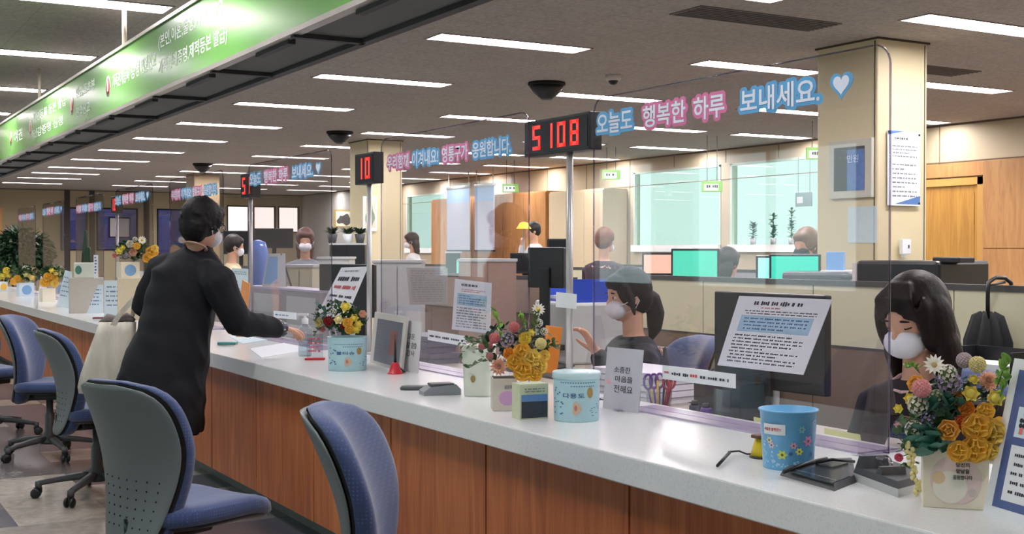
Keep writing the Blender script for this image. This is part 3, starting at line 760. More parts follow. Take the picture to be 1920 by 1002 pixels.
limb(dr, [W(392, 512, 6.07), rs, re_, rw - hd * .02], [.070, .082, .066, .050]); limb(dr, [W(318, 500, 6.2), ls, le, lw], [.065, .075, .066, .05])
dm = mat('black_dress_cloth', (17, 19, 25), .9, var=.2, scale=5, bump=.4)
blob('dress', dr, .0085, dm, cu, 5, folds=.011)
cf = MB(); limb(cf, [rw - hd * .045, rw + hd * .02], [.050, .046]); 
m, nt, b = nodes('patterned_cuff'); vo = nt.nodes.new('ShaderNodeTexVoronoi'); vo.inputs['Scale'].default_value = 75
nt.links.new(mapped(nt, (1, 1, 1)), vo.inputs['Vector']); r = ramp(nt, [(0, (190, 196, 210)), (.35, (34, 38, 52))], 'CONSTANT'); nt.links.new(vo.outputs['Distance'], r.inputs[0]); nt.links.new(r.outputs[0], b.inputs['Base Color'])
blob('shirt_cuff', cf, .006, m, cu, 2)
cb = MB(); cb.tube([HM @ Vector((-.03 + .05 * math.cos(a), .062 * math.sin(a), -.118 - .012 * math.cos(a))) for a in [2 * PI * q / 16 for q in range(17)]], .007, 8); cb.build('collar', mat('beige_collar', (150, 120, 100), .8), cu)
hr = MB(); hr.ell((-.022, 0, .030), (.112, .098, .112), HM, 20, 14).ell((-.055, 0, -.015), (.075, .088, .085), HM).ell((-.05, 0, -.060), (.050, .068, .045), HM).ell((.045, 0, .07), (.058, .075, .05), HM)
for s in (-1, 1): hr.ell((.015, s * .075, .03), (.035, .022, .05), HM)
rnd = random.Random(3)
for q in range(90):   # tousled tufts
    th = rnd.uniform(0, 2 * PI); ph = rnd.uniform(-.5, 1.45); n_ = Vector((math.cos(th) * math.cos(ph), math.sin(th) * math.cos(ph), math.sin(ph)))
    if n_.x > .35 and n_.z < .35: continue
    c = Vector((-.022, 0, .028)) + Vector((n_.x * .106, n_.y * .093, n_.z * .106)); hr.ell((0, 0, 0), (.018, .010, .008), HM @ T(*c) @ RZ(th + rnd.uniform(-1, 1)) @ RY(rnd.uniform(.3, 1.3)))
blob('hair', hr, .0055, HAIR, cu, 2)
face_parts(cu, HM); mask_part(cu, HM)
g = MB()
for s in (-1, 1):
    g.tube([HM @ Vector((.098, s * .032 + .026 * math.cos(a), .002 + .020 * math.sin(a))) for a in [2 * PI * q / 14 for q in range(15)]], .0022, 6)
    g.tube([HM @ Vector(p) for p in ((.096, s * .058, .006), (.05, s * .082, .008), (-.01, s * .088, .002))], .0022, 6)
g.build('glasses', BLACK, cu)
for sx, dd in ((278, 6.2), (318, 6.14)):
    an = W(sx, 950, dd); sh = MB(); limb(sh, [(an.x - .03, an.y - .02, .048), (an.x + .06, an.y + .035, .046), (an.x + .155, an.y + .09, .036)], [.047, .045, .036]); blob('shoe', sh, .007, BLACK, cu, 2)
# canvas tote bag hanging from the forearm
b0 = at(205, 700, d=6.35); tb = thing('tote_bag', 'off-white canvas tote bag hanging from the arm of the customer in black', 'bag', tuple(b0))
Wb = lambda px, py, d=6.35: at(px, py, d=d) - b0
m, nt, b = nodes('canvas'); CANV = m
wv = nt.nodes.new('ShaderNodeTexNoise'); wv.inputs['Scale'].default_value = 6; nt.links.new(mapped(nt, (3, 3, 1)), wv.inputs['Vector'])
r = ramp(nt, [(.3, (196, 190, 176)), (.7, (216, 210, 196))]); nt.links.new(wv.outputs['Fac'], r.inputs[0]); nt.links.new(r.outputs[0], b.inputs['Base Color']); b.inputs['Roughness'].default_value = .9
bp = nt.nodes.new('ShaderNodeBump'); bp.inputs['Strength'].default_value = .6; bp.inputs['Distance'].default_value = .03; nt.links.new(wv.outputs['Fac'], bp.inputs['Height']); nt.links.new(bp.outputs[0], b.inputs['Normal'])
bb = MB(); rows_ = [(604, 221, 34), (625, 217, 37), (660, 208, 41), (700, 199, 46), (725, 195, 48), (738, 194, 46)]
loft(bb, [(Wb(c, y), RT * (hw * 6.35 / FPX), AW * dp) for (y, c, hw), dp in zip(rows_, (.035, .05, .06, .065, .06, .03))], n=28, e=2.8); bb.build('bag_body', CANV, tb)
cr = MB(); cr.tube([Wb(188, 607), Wb(203, 596), Wb(222, 600), Wb(238, 594), Wb(252, 602)], [.012, .022, .02, .022, .012], 10).build('bag_contents', mat('grey_scarf', (128, 120, 118), .9, bump=.5), tb)
for dd, x0 in ((-.03, 204), (.03, 228)):
    mb = MB(); pts = [Wb(x0, 622, 6.35 + dd), Wb(x0 + 22, 588, 6.33 + dd), Wb(252, 560, 6.30 + dd * .5), Wb(268, 548, 6.29 + dd * .3)]
    for a, b2 in zip(pts, pts[1:]): mb.box(-.0, (b2 - a).length, -.013, .013, -.002, .002, frame(a, b2 - a, -AW))
    mb.build('strap', CANV, tb)

# ---------------------------------------------------------- staff
def staff(label, pos, heading, top, hair, headz, seated=True, vox=.010, maskm=MASK, fine=False, lean=.06, pitch=.1, hairfn=None, arms='desk', legs=mat('dark_trousers', (40, 42, 52), .8), neckline=None, roll=0):
    rz = HD(heading); t = thing('person', label, 'person', (pos[0], pos[1], 0), rz)
    sh = headz - .235; hp = .60 if seated else .92
    HMx = T(lean + .02, 0, headz) @ RY(pitch) @ RZ(roll)
    bd = MB(); head_prims(bd, HMx)
    limb(bd, [HMx @ Vector((-.02, 0, -.05)), (lean - .01, 0, sh + .06), (lean - .03, 0, sh - .03)], [.05, .05, .07])
    X_, Y_ = Vector((1, 0, 0)), Vector((0, 1, 0))
    def torso(mb, g, z0):
        loft(mb, [((0, 0, z0), X_ * (.11 + g), Y_ * (.155 + g)), ((.0, 0, hp + .12), X_ * (.10 + g), Y_ * (.135 + g)), ((lean * .5, 0, hp + .3), X_ * (.105 + g), Y_ * (.155 + g)), ((lean * .85, 0, sh - .06), X_ * (.10 + g), Y_ * (.175 + g)), ((lean - .01, 0, sh + .015), X_ * (.07 + g), Y_ * (.13 + g)), ((lean - .01, 0, sh + .045), X_ * (.045 + g), Y_ * (.06 + g))])
    torso(bd, 0, hp - .05)
    A = []
    for s in (-1, 1):
        S0 = Vector((lean * .9, s * .165, sh - .04))
        if arms == 'phone' and s == -1: E0, W0 = S0 + Vector((.14, -.05, -.22)), S0 + Vector((.15, .03, .08))
        elif arms == 'wave' and s == 1: E0, W0 = S0 + Vector((.13, .05, -.20)), S0 + Vector((.25, .0, .03))
        elif arms == 'down': E0, W0 = S0 + Vector((-.02, s * .05, -.28)), S0 + Vector((.06, s * .04, -.50))
        else: E0, W0 = S0 + Vector((.08, s * .05, -.26)), S0 + Vector((.30, -s * .03, -.25))
        A.append((S0, E0, W0, s)); limb(bd, [S0, E0, W0], [.046, .038, .027])
        hv = (W0 - E0).normalized()
        if fine: hand_prims(bd, frame(W0, hv, (-1, 0, .4) if hv.z > .5 else (0, 0, 1)), -s, .5)
        else: bd.ell((.05, 0, 0), (.055, .036, .022), frame(W0, hv, (-1, 0, .4) if hv.z > .5 else (0, 0, 1)))
    fe = []
    for s in (-1, 1):
        if seated: kn = Vector((.40, s * .10, .50)); an = Vector((.40, s * .11, .10)); hip = Vector((0, s * .09, hp - .03))
        else: kn = Vector((.02, s * .09, .50)); an = Vector((0, s * .09, .10)); hip = Vector((0, s * .08, hp - .02))
        limb(bd, [hip, kn, an], [.08, .056, .038]); fe.append((hip, kn, an))
    blob('body', bd, .0065 if fine else .011, SKIN, t, 3)
    tp = MB(); torso(tp, .020, hp - .10)
    for S0, E0, W0, s in A: limb(tp, [S0 + Vector((0, -s * .03, .0)), S0, E0, E0.lerp(W0, .88)], [.062, .064, .054, .042])
    blob('top', tp, .008 if fine else .012, top, t, 4, folds=.005)
    tr = MB()
    for hip, kn, an in fe: limb(tr, [hip, kn, an + Vector((0, 0, .02))], [.098, .072, .055])
    blob('trousers', tr, .012, legs, t, 3)
    for hip, kn, an in fe: q = MB(); limb(q, [(an.x - .02, an.y, .045), (an.x + .08, an.y, .042), (an.x + .16, an.y, .036)], [.045, .042, .036]); blob('shoe', q, .009, BLACK, t, 2)
    h = MB()
    if hairfn: hairfn(h, HMx)
    else:
        h.ell((-.020, 0, .030), (.106, .092, .108), HMx, 18, 12).ell((-.05, 0, -.01), (.07, .084, .08), HMx).ell((.04, 0, .068), (.055, .07, .045), HMx)
    blob('hair', h, .006 if fine else .009, hair, t, 3)
    if maskm: mask_part(t, HMx, maskm)
    if neckline:
        q = MB(); q.tube([(lean + .02 + .055 * math.cos(a), .065 * math.sin(a), sh + .045 - .03 * math.cos(a)) for a in [2 * PI * k / 16 for k in range(17)]], .008, 8); q.build('collar', neckline, t)
    if fine: face_parts(t, HMx, closed=(fine == 'closed'))
    return t, HMx
def bob(h, M):
    h.ell((-.030, 0, .034), (.110, .102, .116), M, 20, 14)
    for s in (-1, 1):
        for x, y, z, rx, ry, rz_ in ((-.015, .088, -.02, .062, .030, .10), (-.02, .092, -.11, .058, .032, .09), (-.015, .088, -.165, .045, .028, .06), (.035, .078, .0, .04, .022, .09)):
            h.ell((x, s * y, z), (rx, ry, rz_), M)
    h.ell((-.075, 0, -.08), (.055, .10, .13), M).ell((-.07, 0, -.15), (.05, .10, .06), M)
    for k in range(12):   # thin parted fringe
        y = -.066 + k * .012
        limb(h, [(.030, y * .5, .124), (.076, y * .9, .092), (.094 - abs(y) * .35, y * 1.1, .046 - abs(y) * .45 + (.012 if abs(y) < .02 else 0))], [.010, .009, .004], 8, M)
def pony(h, M):
    h.ell((-.020, 0, .030), (.108, .094, .112), M, 18, 12).ell((-.05, 0, -.01), (.075, .088, .085), M).ell((.04, 0, .070), (.06, .075, .045), M)
    limb(h, [(-.09, 0, .0), (-.125, 0, -.03), (-.135, 0, -.10), (-.12, 0, -.17), (-.10, 0, -.21)], [.03, .042, .045, .036, .016], 10, M)
    for s in (-1, 1): limb(h, [(.04, s * .075, .05), (.02, s * .088, -.02), (.01, s * .085, -.08)], [.02, .018, .008], 8, M)
def longhair(h, M):
    h.ell((-.020, 0, .030), (.108, .096, .112), M, 18, 12).ell((-.06, 0, -.06), (.06, .10, .12), M).ell((-.06, 0, -.15), (.05, .09, .08), M).ell((.04, 0, .070), (.06, .075, .045), M)
MASKB = mat('dark_mask', (52, 50, 56), .8)
p = at(1722, 600, d=3.78)
staff('person with straight bobbed hair and white mask looking down behind the near screen', (p.x + .29, p.y + .03), 264, mat('dark_cardigan', (32, 25, 31), .9), HAIRB, p.z, fine='closed', hairfn=bob, pitch=.30, lean=.30, neckline=mat('pink_collar', (196, 160, 160), .8))
p = at(1186, 556, d=5.75)
staff('masked person in a dark top with tied-back hair, one hand raised, behind the screen', (p.x + .06, p.y + .0), 282, mat('navy_top', (24, 26, 38), .9), HAIR, p.z, fine=True, hairfn=pony, arms='wave', pitch=.12)
staff_far = [
 # px, py of the head, depth, heading, top, hair, seated, mask, arms, label, hair style
 (1009, 433, 17.5, 285, (206, 208, 214), (24, 22, 24), None, None, 'phone', 'far person in white shirt holding a phone to the face by the brown cabinets', None),
 (1128, 452, 11.5, 60, (60, 48, 58), (112, 66, 40), None, MASK, 'desk', 'person with light brown hair seen from behind, right of the steel pole', None),
 (1524, 460, 9.2, 262, (44, 40, 44), (128, 104, 84), None, MASKB, 'desk', 'person in dark clothes with brown hair and dark mask below the right bright window', longhair),
 (781, 452, 18.5, 300, (206, 206, 204), (48, 34, 30), None, MASK, 'desk', 'far person in white top in front of the leftmost green window', longhair),
 (1354, 494, 10.2, 80, (110, 98, 96), (34, 26, 24), None, None, 'desk', 'person with dark hair bent low behind the cream partition', longhair),
 (572, 452, 12.5, 200, (120, 124, 134), (84, 50, 42), None, MASK, 'desk', 'far person in grey patterned top with reddish hair and white mask', longhair),
 (426, 462, 13.5, 100, (200, 184, 150), (30, 24, 22), None, MASK, 'desk', 'far person in cream top just right of the customer head', None),
]
for px, py, d, h, tc, hc, _, mk, arms, lab, hf_ in staff_far:
    p = at(px, py, d=d); stand = p.z > 1.42
    staff(lab, (p.x, p.y), h, mat('top_%d_%d_%d' % tc, tc, .85, var=.15), mat('hair_%d_%d_%d' % hc, hc, .5, var=.3, scale=80), p.z, seated=not stand, maskm=mk, arms=arms, hairfn=hf_, pitch=.15)
# ============================================================ things on the counter
ZC = CT
def sheet4(name, label, cat, c, m=WHITE, th=.0025, group=None, stand=False):
    """a flat sheet through four corners tl, tr, br, bl (world)"""
    tl, tr, br, bl = [Vector(p) for p in c]; o = (bl + br) / 2
    t = thing(name, label, cat, tuple(o), group=group); n = (tr - bl).cross(tl - br).normalized()
    if n.dot(Vector((0, 0, CAM_H)) - o) < 0: n = -n
    vs = [p - o for p in (tl, tr, br, bl)] + [p - o - n * th for p in (tl, tr, br, bl)]
    MB().add(vs, [(0, 3, 2, 1), (4, 5, 6, 7), (0, 1, 5, 4), (1, 2, 6, 5), (2, 3, 7, 6), (3, 0, 4, 7)]).build('sheet', m, t)
    f = lambda u, v, l=.0006: ((tl * (1 - u) + tr * u) * (1 - v) + (bl * (1 - u) + br * u) * v) - o + n * l
    return t, f
def patch(f, u0, u1, v0, v1, m, t, name='printed_panel', l=.0006):
    MB().add([f(u0, v0, l), f(u0, v1, l), f(u1, v1, l), f(u1, v0, l)], [(0, 1, 2, 3)]).build(name, m, t)
def dashes(f, u0, u1, v0, v1, rows, m, t, seed=1, name='printed_text', l=.0012, th=.5, asp=1.0):
    rnd = random.Random(seed); mb = MB(); rh = (v1 - v0) / rows
    for r_ in range(rows):
        y = v0 + (r_ + .5) * rh; x = u0 + rnd.random() * .04 * (u1 - u0); end = u1 if rnd.random() < .7 else u0 + (u1 - u0) * rnd.uniform(.4, .95)
        while x < end:
            l2 = min(rnd.uniform(.7, 2.6) * rh * asp, end - x); k = max(1, int(l2 / (rh * asp * .42)))
            for q in range(k):
                a = x + q * l2 / k; b2 = a + l2 / k * .75; t2 = th * rnd.uniform(.6, 1) * rh / 2
                mb.add([f(a, y - t2, l), f(a, y + t2, l), f(b2, y + t2, l), f(b2, y - t2, l)], [(0, 1, 2, 3)])
            x += l2 + rh * asp * .45
    return mb.build(name, m, t)
def text_on(f, s, u0, u1, v0, v1, m, t, bold=.01, l=.0012):
    me = text_mesh(s, bold); xs = [v.co.x for v in me.vertices]; ys = [v.co.y for v in me.vertices]; X0, X1, Y0_, Y1_ = min(xs), max(xs), min(ys), max(ys)
    for v in me.vertices: v.co = f(u0 + (u1 - u0) * (v.co.x - X0) / (X1 - X0), v1 + (v0 - v1) * (v.co.y - Y0_) / (Y1_ - Y0_), l + (.0004 if v.co.z > 0 else 0))
    me.materials.clear(); me.materials.append(m); o = bpy.data.objects.new('lettering', me); C.objects.link(o); o.parent = t; return o
def aX(px, py, X): return at(px, py, X=X)
BLUEPAN = mat('notice_blue_panel', (160, 196, 214), .7)
# notices behind the clear screens
t, f = sheet4('notice_sheet', 'tilted white notice with a blue text panel behind the near screen, before the black monitor', 'notice', (aX(1386, 555, 2.84), aX(1560, 562, 2.84), aX(1506, 703, 2.72), aX(1345, 685, 2.72)))
patch(f, .10, .90, .27, .50, BLUEPAN, t); dashes(f, .2, .86, .06, .13, 1, INK, t, 1, th=.9, asp=.7); dashes(f, .28, .82, .145, .175, 1, INKR, t, 2)
dashes(f, .12, .92, .19, .26, 2, INK, t, 3, asp=.8); dashes(f, .14, .86, .29, .48, 4, INKB, t, 4, asp=.8); dashes(f, .08, .88, .53, .94, 9, INK, t, 5, asp=.8)
t, f = sheet4('notice_sheet', 'upright white notice with a blue text panel behind the second screen, over the pink bouquet', 'notice', (aX(853, 523, 2.66), aX(921, 531, 2.66), aX(919, 626, 2.64), aX(847, 618, 2.64)))
patch(f, .10, .90, .27, .50, BLUEPAN, t); dashes(f, .18, .88, .07, .13, 1, INK, t, 6, th=.9, asp=.9); dashes(f, .2, .86, .17, .24, 2, INKR, t, 7); dashes(f, .14, .86, .29, .48, 4, INKB, t, 8, asp=.9); dashes(f, .1, .9, .53, .95, 8, INKG, t, 9)
t, f = sheet4('notice_sheet', 'tilted white notice with large dark and red lines above the mixed bouquet', 'notice', (aX(640, 502, 2.86), aX(690, 500, 2.86), aX(646, 603, 2.74), aX(594, 590, 2.74)))
dashes(f, .2, .75, .05, .11, 1, INKG, t, 10); dashes(f, .1, .9, .17, .30, 1, INK, t, 11, th=.8, asp=1.3); dashes(f, .1, .9, .35, .45, 1, INKR, t, 12, th=.8, asp=1.3); dashes(f, .1, .95, .52, .75, 2, INK, t, 13, asp=1.2)
for s_ in (-.05, .05): MB().tube([(.004, s_, 0), (.03, s_, .72 - t.location.z)], .004, 6).build('stand_rod', LGREY, t)
t, f = sheet4('name_strip', 'long white strip with dark and red words stuck low on the near screen', 'label strip', (aX(1242, 685, 2.610), aX(1379, 702, 2.610), aX(1379, 729, 2.610), aX(1242, 711, 2.610)), th=.002)
dashes(f, .03, .12, .3, .65, 1, INKR, t, 14, asp=.10); dashes(f, .13, .38, .3, .75, 1, INK, t, 15, asp=.14); dashes(f, .40, .51, .25, .75, 1, INKR, t, 16, asp=.14); dashes(f, .53, .95, .3, .75, 1, INK, t, 17, asp=.14)
t, f = sheet4('name_strip', 'short white strip with dark words stuck low on the second screen', 'label strip', (aX(802, 619, 2.610), aX(874, 631, 2.610), aX(873, 650, 2.610), aX(802, 638, 2.610)), th=.002)
dashes(f, .05, .95, .3, .75, 1, INK, t, 18, asp=.2)
t, f = sheet4('name_strip', 'pale strip stuck low on the screen left of the sanitizer bottle', 'label strip', (aX(513, 583, 2.610), aX(556, 587, 2.610), aX(556, 600, 2.610), aX(513, 596, 2.610)), th=.002)
dashes(f, .05, .95, .3, .75, 1, INKB, t, 19, asp=.2)
t, f = sheet4('paper_memo', 'small blank white memo taped on the steel pole side above the orange box', 'memo', (aX(1043, 548, 2.66), aX(1081, 552, 2.66), aX(1080, 580, 2.66), aX(1042, 576, 2.66)), th=.0015)
t, f = sheet4('printed_form', 'grey printed sheet hanging behind the second screen, left of the upright notice', 'paper', (aX(762, 502, 2.640), aX(838, 503, 2.640), aX(838, 571, 2.636), aX(768, 572, 2.636)), mat('grey_form_paper', (190, 184, 180), .7))
dashes(f, .08, .92, .06, .94, 14, mat('pale_print', (150, 146, 146), .7), t, 20, th=.4)
# white poster near customer
t, f = sheet4('notice_board', 'white board with small face drawings behind the screen right of the customer', 'notice', (aX(435, 503, 2.7), aX(467, 505, 2.7), aX(467, 560, 2.7), aX(433, 556, 2.7)), PAPERB)
for s_ in (-.06, .06): MB().tube([(0, s_, 0), (0, s_, CT - t.location.z)], .004, 6).build('stand_rod', LGREY, t)
dashes(f, .15, .85, .08, .22, 2, INKG, t, 21); dashes(f, .1, .9, .4, .6, 1, INKB, t, 22, asp=2, th=.8); dashes(f, .1, .9, .66, .9, 3, INKG, t, 23)

# ------------------------------------------------ flowers
_fm = {}
def petal(mb, L, Wd, M, cup=.25, wave=0, n=5, seed=0):
    """a petal of length L along local x, cupped upward"""
    rnd = random.Random(seed); vs = []; fs = []; cols = 4
    for i in range(n + 1):
        u = i / n; w2 = Wd * math.sin(PI * min(1, .12 + u * .80)) ** .7 * (1 if u < 1 else .75)
        for j in range(cols + 1):
            v = j / cols * 2 - 1
            vs.append((L * u - .10 * L * v * v * u, w2 * v, cup * L * u * u + .25 * Wd * v * v + wave * math.sin(v * 5 + u * 4 + seed) * Wd * u))
    for i in range(n):
        for j in range(cols):
            a = i * (cols + 1) + j; fs.append((a, a + 1, a + cols + 2, a + cols + 1))
    return mb.add(vs, fs, M, True)
def flower_mesh(kind, col, col2=(230, 190, 60)):
    key = (kind, col, col2)
    if key in _fm: return _fm[key]
    mb = MB(); pm = mat('petal_%s_%d_%d_%d' % ((kind,) + col), col, .6, var=.14, scale=4, sheen=.2); cm = mat('centre_%d_%d_%d' % col2, col2, .7)
    if 'Translucent BSDF' not in pm.node_tree.nodes:     # thin petals let light through
        nt = pm.node_tree; pb = nt.nodes['Principled BSDF']; pb.inputs['Specular IOR Level'].default_value = .25
        tl = nt.nodes.new('ShaderNodeBsdfTranslucent'); tl.inputs[0].default_value = lin(col); ms = nt.nodes.new('ShaderNodeMixShader'); ms.inputs[0].default_value = .25
        nt.links.new(pb.outputs[0], ms.inputs[1]); nt.links.new(tl.outputs[0], ms.inputs[2]); nt.links.new(ms.outputs[0], nt.nodes['Material Output'].inputs[0])
    rnd = random.Random(len(_fm) + 11); mb.use(pm)
    if kind == 'ball':
        mb.ell((0, 0, 0), (.82, .82, .82), n=16, m=10)
        for k in range(110):
            z = 1 - 2 * (k + .5) / 110; a = k * 2.39996; r_ = math.sqrt(1 - z * z); mb.ell((r_ * .84 * math.cos(a), r_ * .84 * math.sin(a), z * .84), (.13, .13, .13), n=6, m=4)
    elif kind == 'mum':
        for ring, (nn, tilt, L) in enumerate(((14, .15, 1), (13, .45, .95), (11, .8, .85), (8, 1.15, .65), (5, 1.4, .45))):
            for k in range(nn): petal(mb, L, .20, T(0, 0, ring * .05) @ RZ(2 * PI * (k + ring * .5) / nn) @ RY(-tilt), .1, seed=k)
        mb.ell((0, 0, 0), (.5, .5, .3))
    elif kind == 'daisy':
        for k in range(13): petal(mb, 1, .17, RZ(2 * PI * k / 13) @ RY(-.15 - .1 * (k % 2)), .05, seed=k)
        mb.use(cm).ell((0, 0, .06), (.26, .26, .16))
    elif kind == 'rose':
        for ring, (nn, tilt, L, w2) in enumerate(((6, .25, 1, .68), (5, .6, .88, .62), (5, .95, .72, .52), (4, 1.2, .56, .32), (3, 1.42, .42, .22))):
            for k in range(nn): petal(mb, L, w2, T(0, 0, ring * .04 - .1) @ RZ(2 * PI * (k + ring * .5) / nn + ring) @ RY(-tilt), .30, .06, seed=k + ring)
        mb.ell((0, 0, .05), (.22, .22, .3))
    elif kind == 'cup':
        for ring, (nn, tilt, s2) in enumerate(((6, 1.0, 1), (5, 1.15, .85), (4, 1.3, .65))):
            for k in range(nn): petal(mb, 1.35 * s2, .72 * s2, T(0, 0, -.65) @ RZ(2 * PI * (k + ring * .5) / nn) @ RY(-tilt), -.22, seed=k)
        mb.ell((0, 0, -.15), (.62, .62, .62))
    elif kind == 'ruffle':
        for ring, (nn, tilt, L) in enumerate(((5, .1, 1), (5, .45, .85), (4, .9, .55))):
            for k in range(nn): petal(mb, L * rnd.uniform(.85, 1.1), .78, T(0, 0, ring * .06) @ RZ(2 * PI * (k + ring * .5) / nn + rnd.uniform(-.2, .2)) @ RY(-tilt), .10, .07, n=7, seed=k + ring * 7)
        mb.use(cm)
        for k in range(5): mb.tube([(0, 0, 0), (.12 * math.cos(k * 1.3), .12 * math.sin(k * 1.3), .4)], [.05, .06], 5)
    elif kind == 'cluster':
        for k in range(30):
            z = 1 - 1.5 * (k + .5) / 30; a = k * 2.39996; r_ = math.sqrt(max(0, 1 - z * z)); d = Vector((r_ * math.cos(a), r_ * math.sin(a), z)); Mq = T(*(d * .82)) @ d.to_track_quat('Z', 'Y').to_matrix().to_4x4() @ RZ(k)
            for q in range(4): petal(mb, .26, .13, Mq @ RZ(q * PI / 2) @ RY(-.2), .1, n=2, seed=q)
        mb.use(STEM).ell((0, 0, 0), (.68, .68, .68))
    me = bpy.data.meshes.new('flower_head'); me.from_pydata([tuple(v) for v in mb.v], [], mb.f)
    for x in mb.mats: me.materials.append(x)
    me.polygons.foreach_set('material_index', mb.mi); me.polygons.foreach_set('use_smooth', mb.sm); me.update()
    _fm[key] = me; return me
def flower(t, org, cen, kind, col, px, py, rp, d, col2=(230, 190, 60), name=None):
    p = at(px, py, d=d); me = flower_mesh(kind, col, col2); o = bpy.data.objects.new(name or {'ball': 'button_flower', 'mum': 'chrysanthemum', 'daisy': 'daisy', 'rose': 'rose', 'cup': 'ranunculus', 'ruffle': 'orchid_bloom', 'cluster': 'blossom_cluster'}[kind], me)
    C.objects.link(o); o.parent = t; o.location = p - org
    dr = (p - cen); dr.z *= .7; v = dr.normalized() * .55 + (Vector((0, 0, CAM_H)) - p).normalized() * .9
    if kind in ('ball',): v = Vector((0, 0, 1))
    o.rotation_mode = 'QUATERNION'; o.rotation_quaternion = v.to_track_quat('Z', 'Y'); s = rp * d / FPX; o.scale = (s, s, s); return o
def leafspray(t, org, px0, py0, px1, py1, d, n=7, L=.022, m=LEAF, name='leaf_spray', seed=0, wd=.4):
    rnd = random.Random(seed); a = at(px0, py0, d=d) - org; b2 = at(px1, py1, d=d - .01) - org; mb = MB(); mb.use(STEM); mid = (a + b2) / 2 + Vector((0, 0, .01)); pts = [a, mid, b2]; mb.tube(pts, .0012, 5); mb.use(m)
    for k in range(n):
        u = (k + 1) / n; p = a.lerp(mid, u * 2) if u < .5 else mid.lerp(b2, u * 2 - 1); dr = (b2 - a).normalized(); sd = Vector((rnd.uniform(-1, 1), rnd.uniform(-1, 1), rnd.uniform(-.5, 1))); v = (dr * .6 + sd * .8).normalized()
        petal(mb, L * rnd.uniform(.7, 1.1), L * wd, T(*p) @ v.to_track_quat('X', 'Z').to_matrix().to_4x4() @ RX(rnd.uniform(-1, 1)), .1, n=4, seed=k)
    return mb.build(name, None, t)
def foliage(t, org, px, py, rx, ry, d, n, m, L=.02, seed=1, dd=.04, name='foliage'):
    rnd = random.Random(seed); mb = MB().use(m)
    for k in range(n):
        a = rnd.uniform(0, 2 * PI); r_ = math.sqrt(rnd.random()); p = at(px + rx * r_ * math.cos(a), py + ry * r_ * math.sin(a), d=d + rnd.uniform(-.3, 1) * dd) - org
        v = Vector((rnd.uniform(-1, 1), rnd.uniform(-1, 1), rnd.uniform(-.3, 1))).normalized(); petal(mb, L * rnd.uniform(.6, 1.3), L * .38, T(*p) @ v.to_track_quat('X', 'Z').to_matrix().to_4x4(), .15, n=3, seed=k)
    return mb.build(name, None, t)
OR1, OR2, YE1, YO, PK, PEACH, LIL, CRM, WHT, RED = (255, 206, 84), (255, 176, 74), (248, 226, 96), (252, 200, 96), (242, 170, 170), (246, 200, 174), (190, 172, 210), (240, 228, 164), (238, 236, 222), (186, 36, 42)
def gift_box(t, M, w2, dp, h, m):
    MB().box(-w2 / 2, w2 / 2, 0, dp, 0, h, M, .002).build('paper_box', m, t)
    MB().box(-w2 / 2 + .004, w2 / 2 - .004, .004, dp - .004, h - .004, h + .001, M).build('box_opening', mat('soil_dark', (60, 50, 40), .9), t)
def disc_on(t, M, r_, m, l=.0006, name='round_sticker', sx=1): MB().prism([(r_ * sx * math.cos(2 * PI * k / 32), r_ * math.sin(2 * PI * k / 32)) for k in range(32)], l, l + .0006, M).build(name, m, t)
ANG = lambda px: -(YAW + math.atan((px - 960) / FPX))
# near bouquet
o0 = at(1792, 955, Z=ZC); t = thing('flower_box', 'cream gift box with round pink sticker and large yellow-orange bouquet, nearest to the viewer', 'flower arrangement', tuple(o0))
Mb = RZ(ANG(1792) + .06); bw = 117 * depth(o0) / FPX
gift_box(t, Mb, bw, .125, .132, PAPERSH)
Ms = Mb @ T(0, 0, .064) @ RX(PI / 2); disc_on(t, Ms, .054, mat('sticker_blush', (222, 200, 196), .5)); 
disc_on(t, Ms @ T(-.012, -.016, 0), .036, mat('sticker_white_bloom', (232, 228, 214), .6), .0012, 'sticker_print'); disc_on(t, Ms @ T(-.036, .004, 0), .014, mat('sticker_tan', (214, 190, 150), .6), .0016, 'sticker_print'); disc_on(t, Ms @ T(.034, -.026, 0), .009, mat('sticker_greige', (200, 188, 182), .6), .0016, 'sticker_print')
for k, s in enumerate(('당신의', '앞날을', '응원합니다')): fit_text(s, INK, Ms @ T(.014, .034 - k * .014, 0), .028 if k < 2 else .040, .0095, t, 'lettering', .01, .0020)
D = depth(o0) + .03; cen = at(1792, 800, d=D + .08)
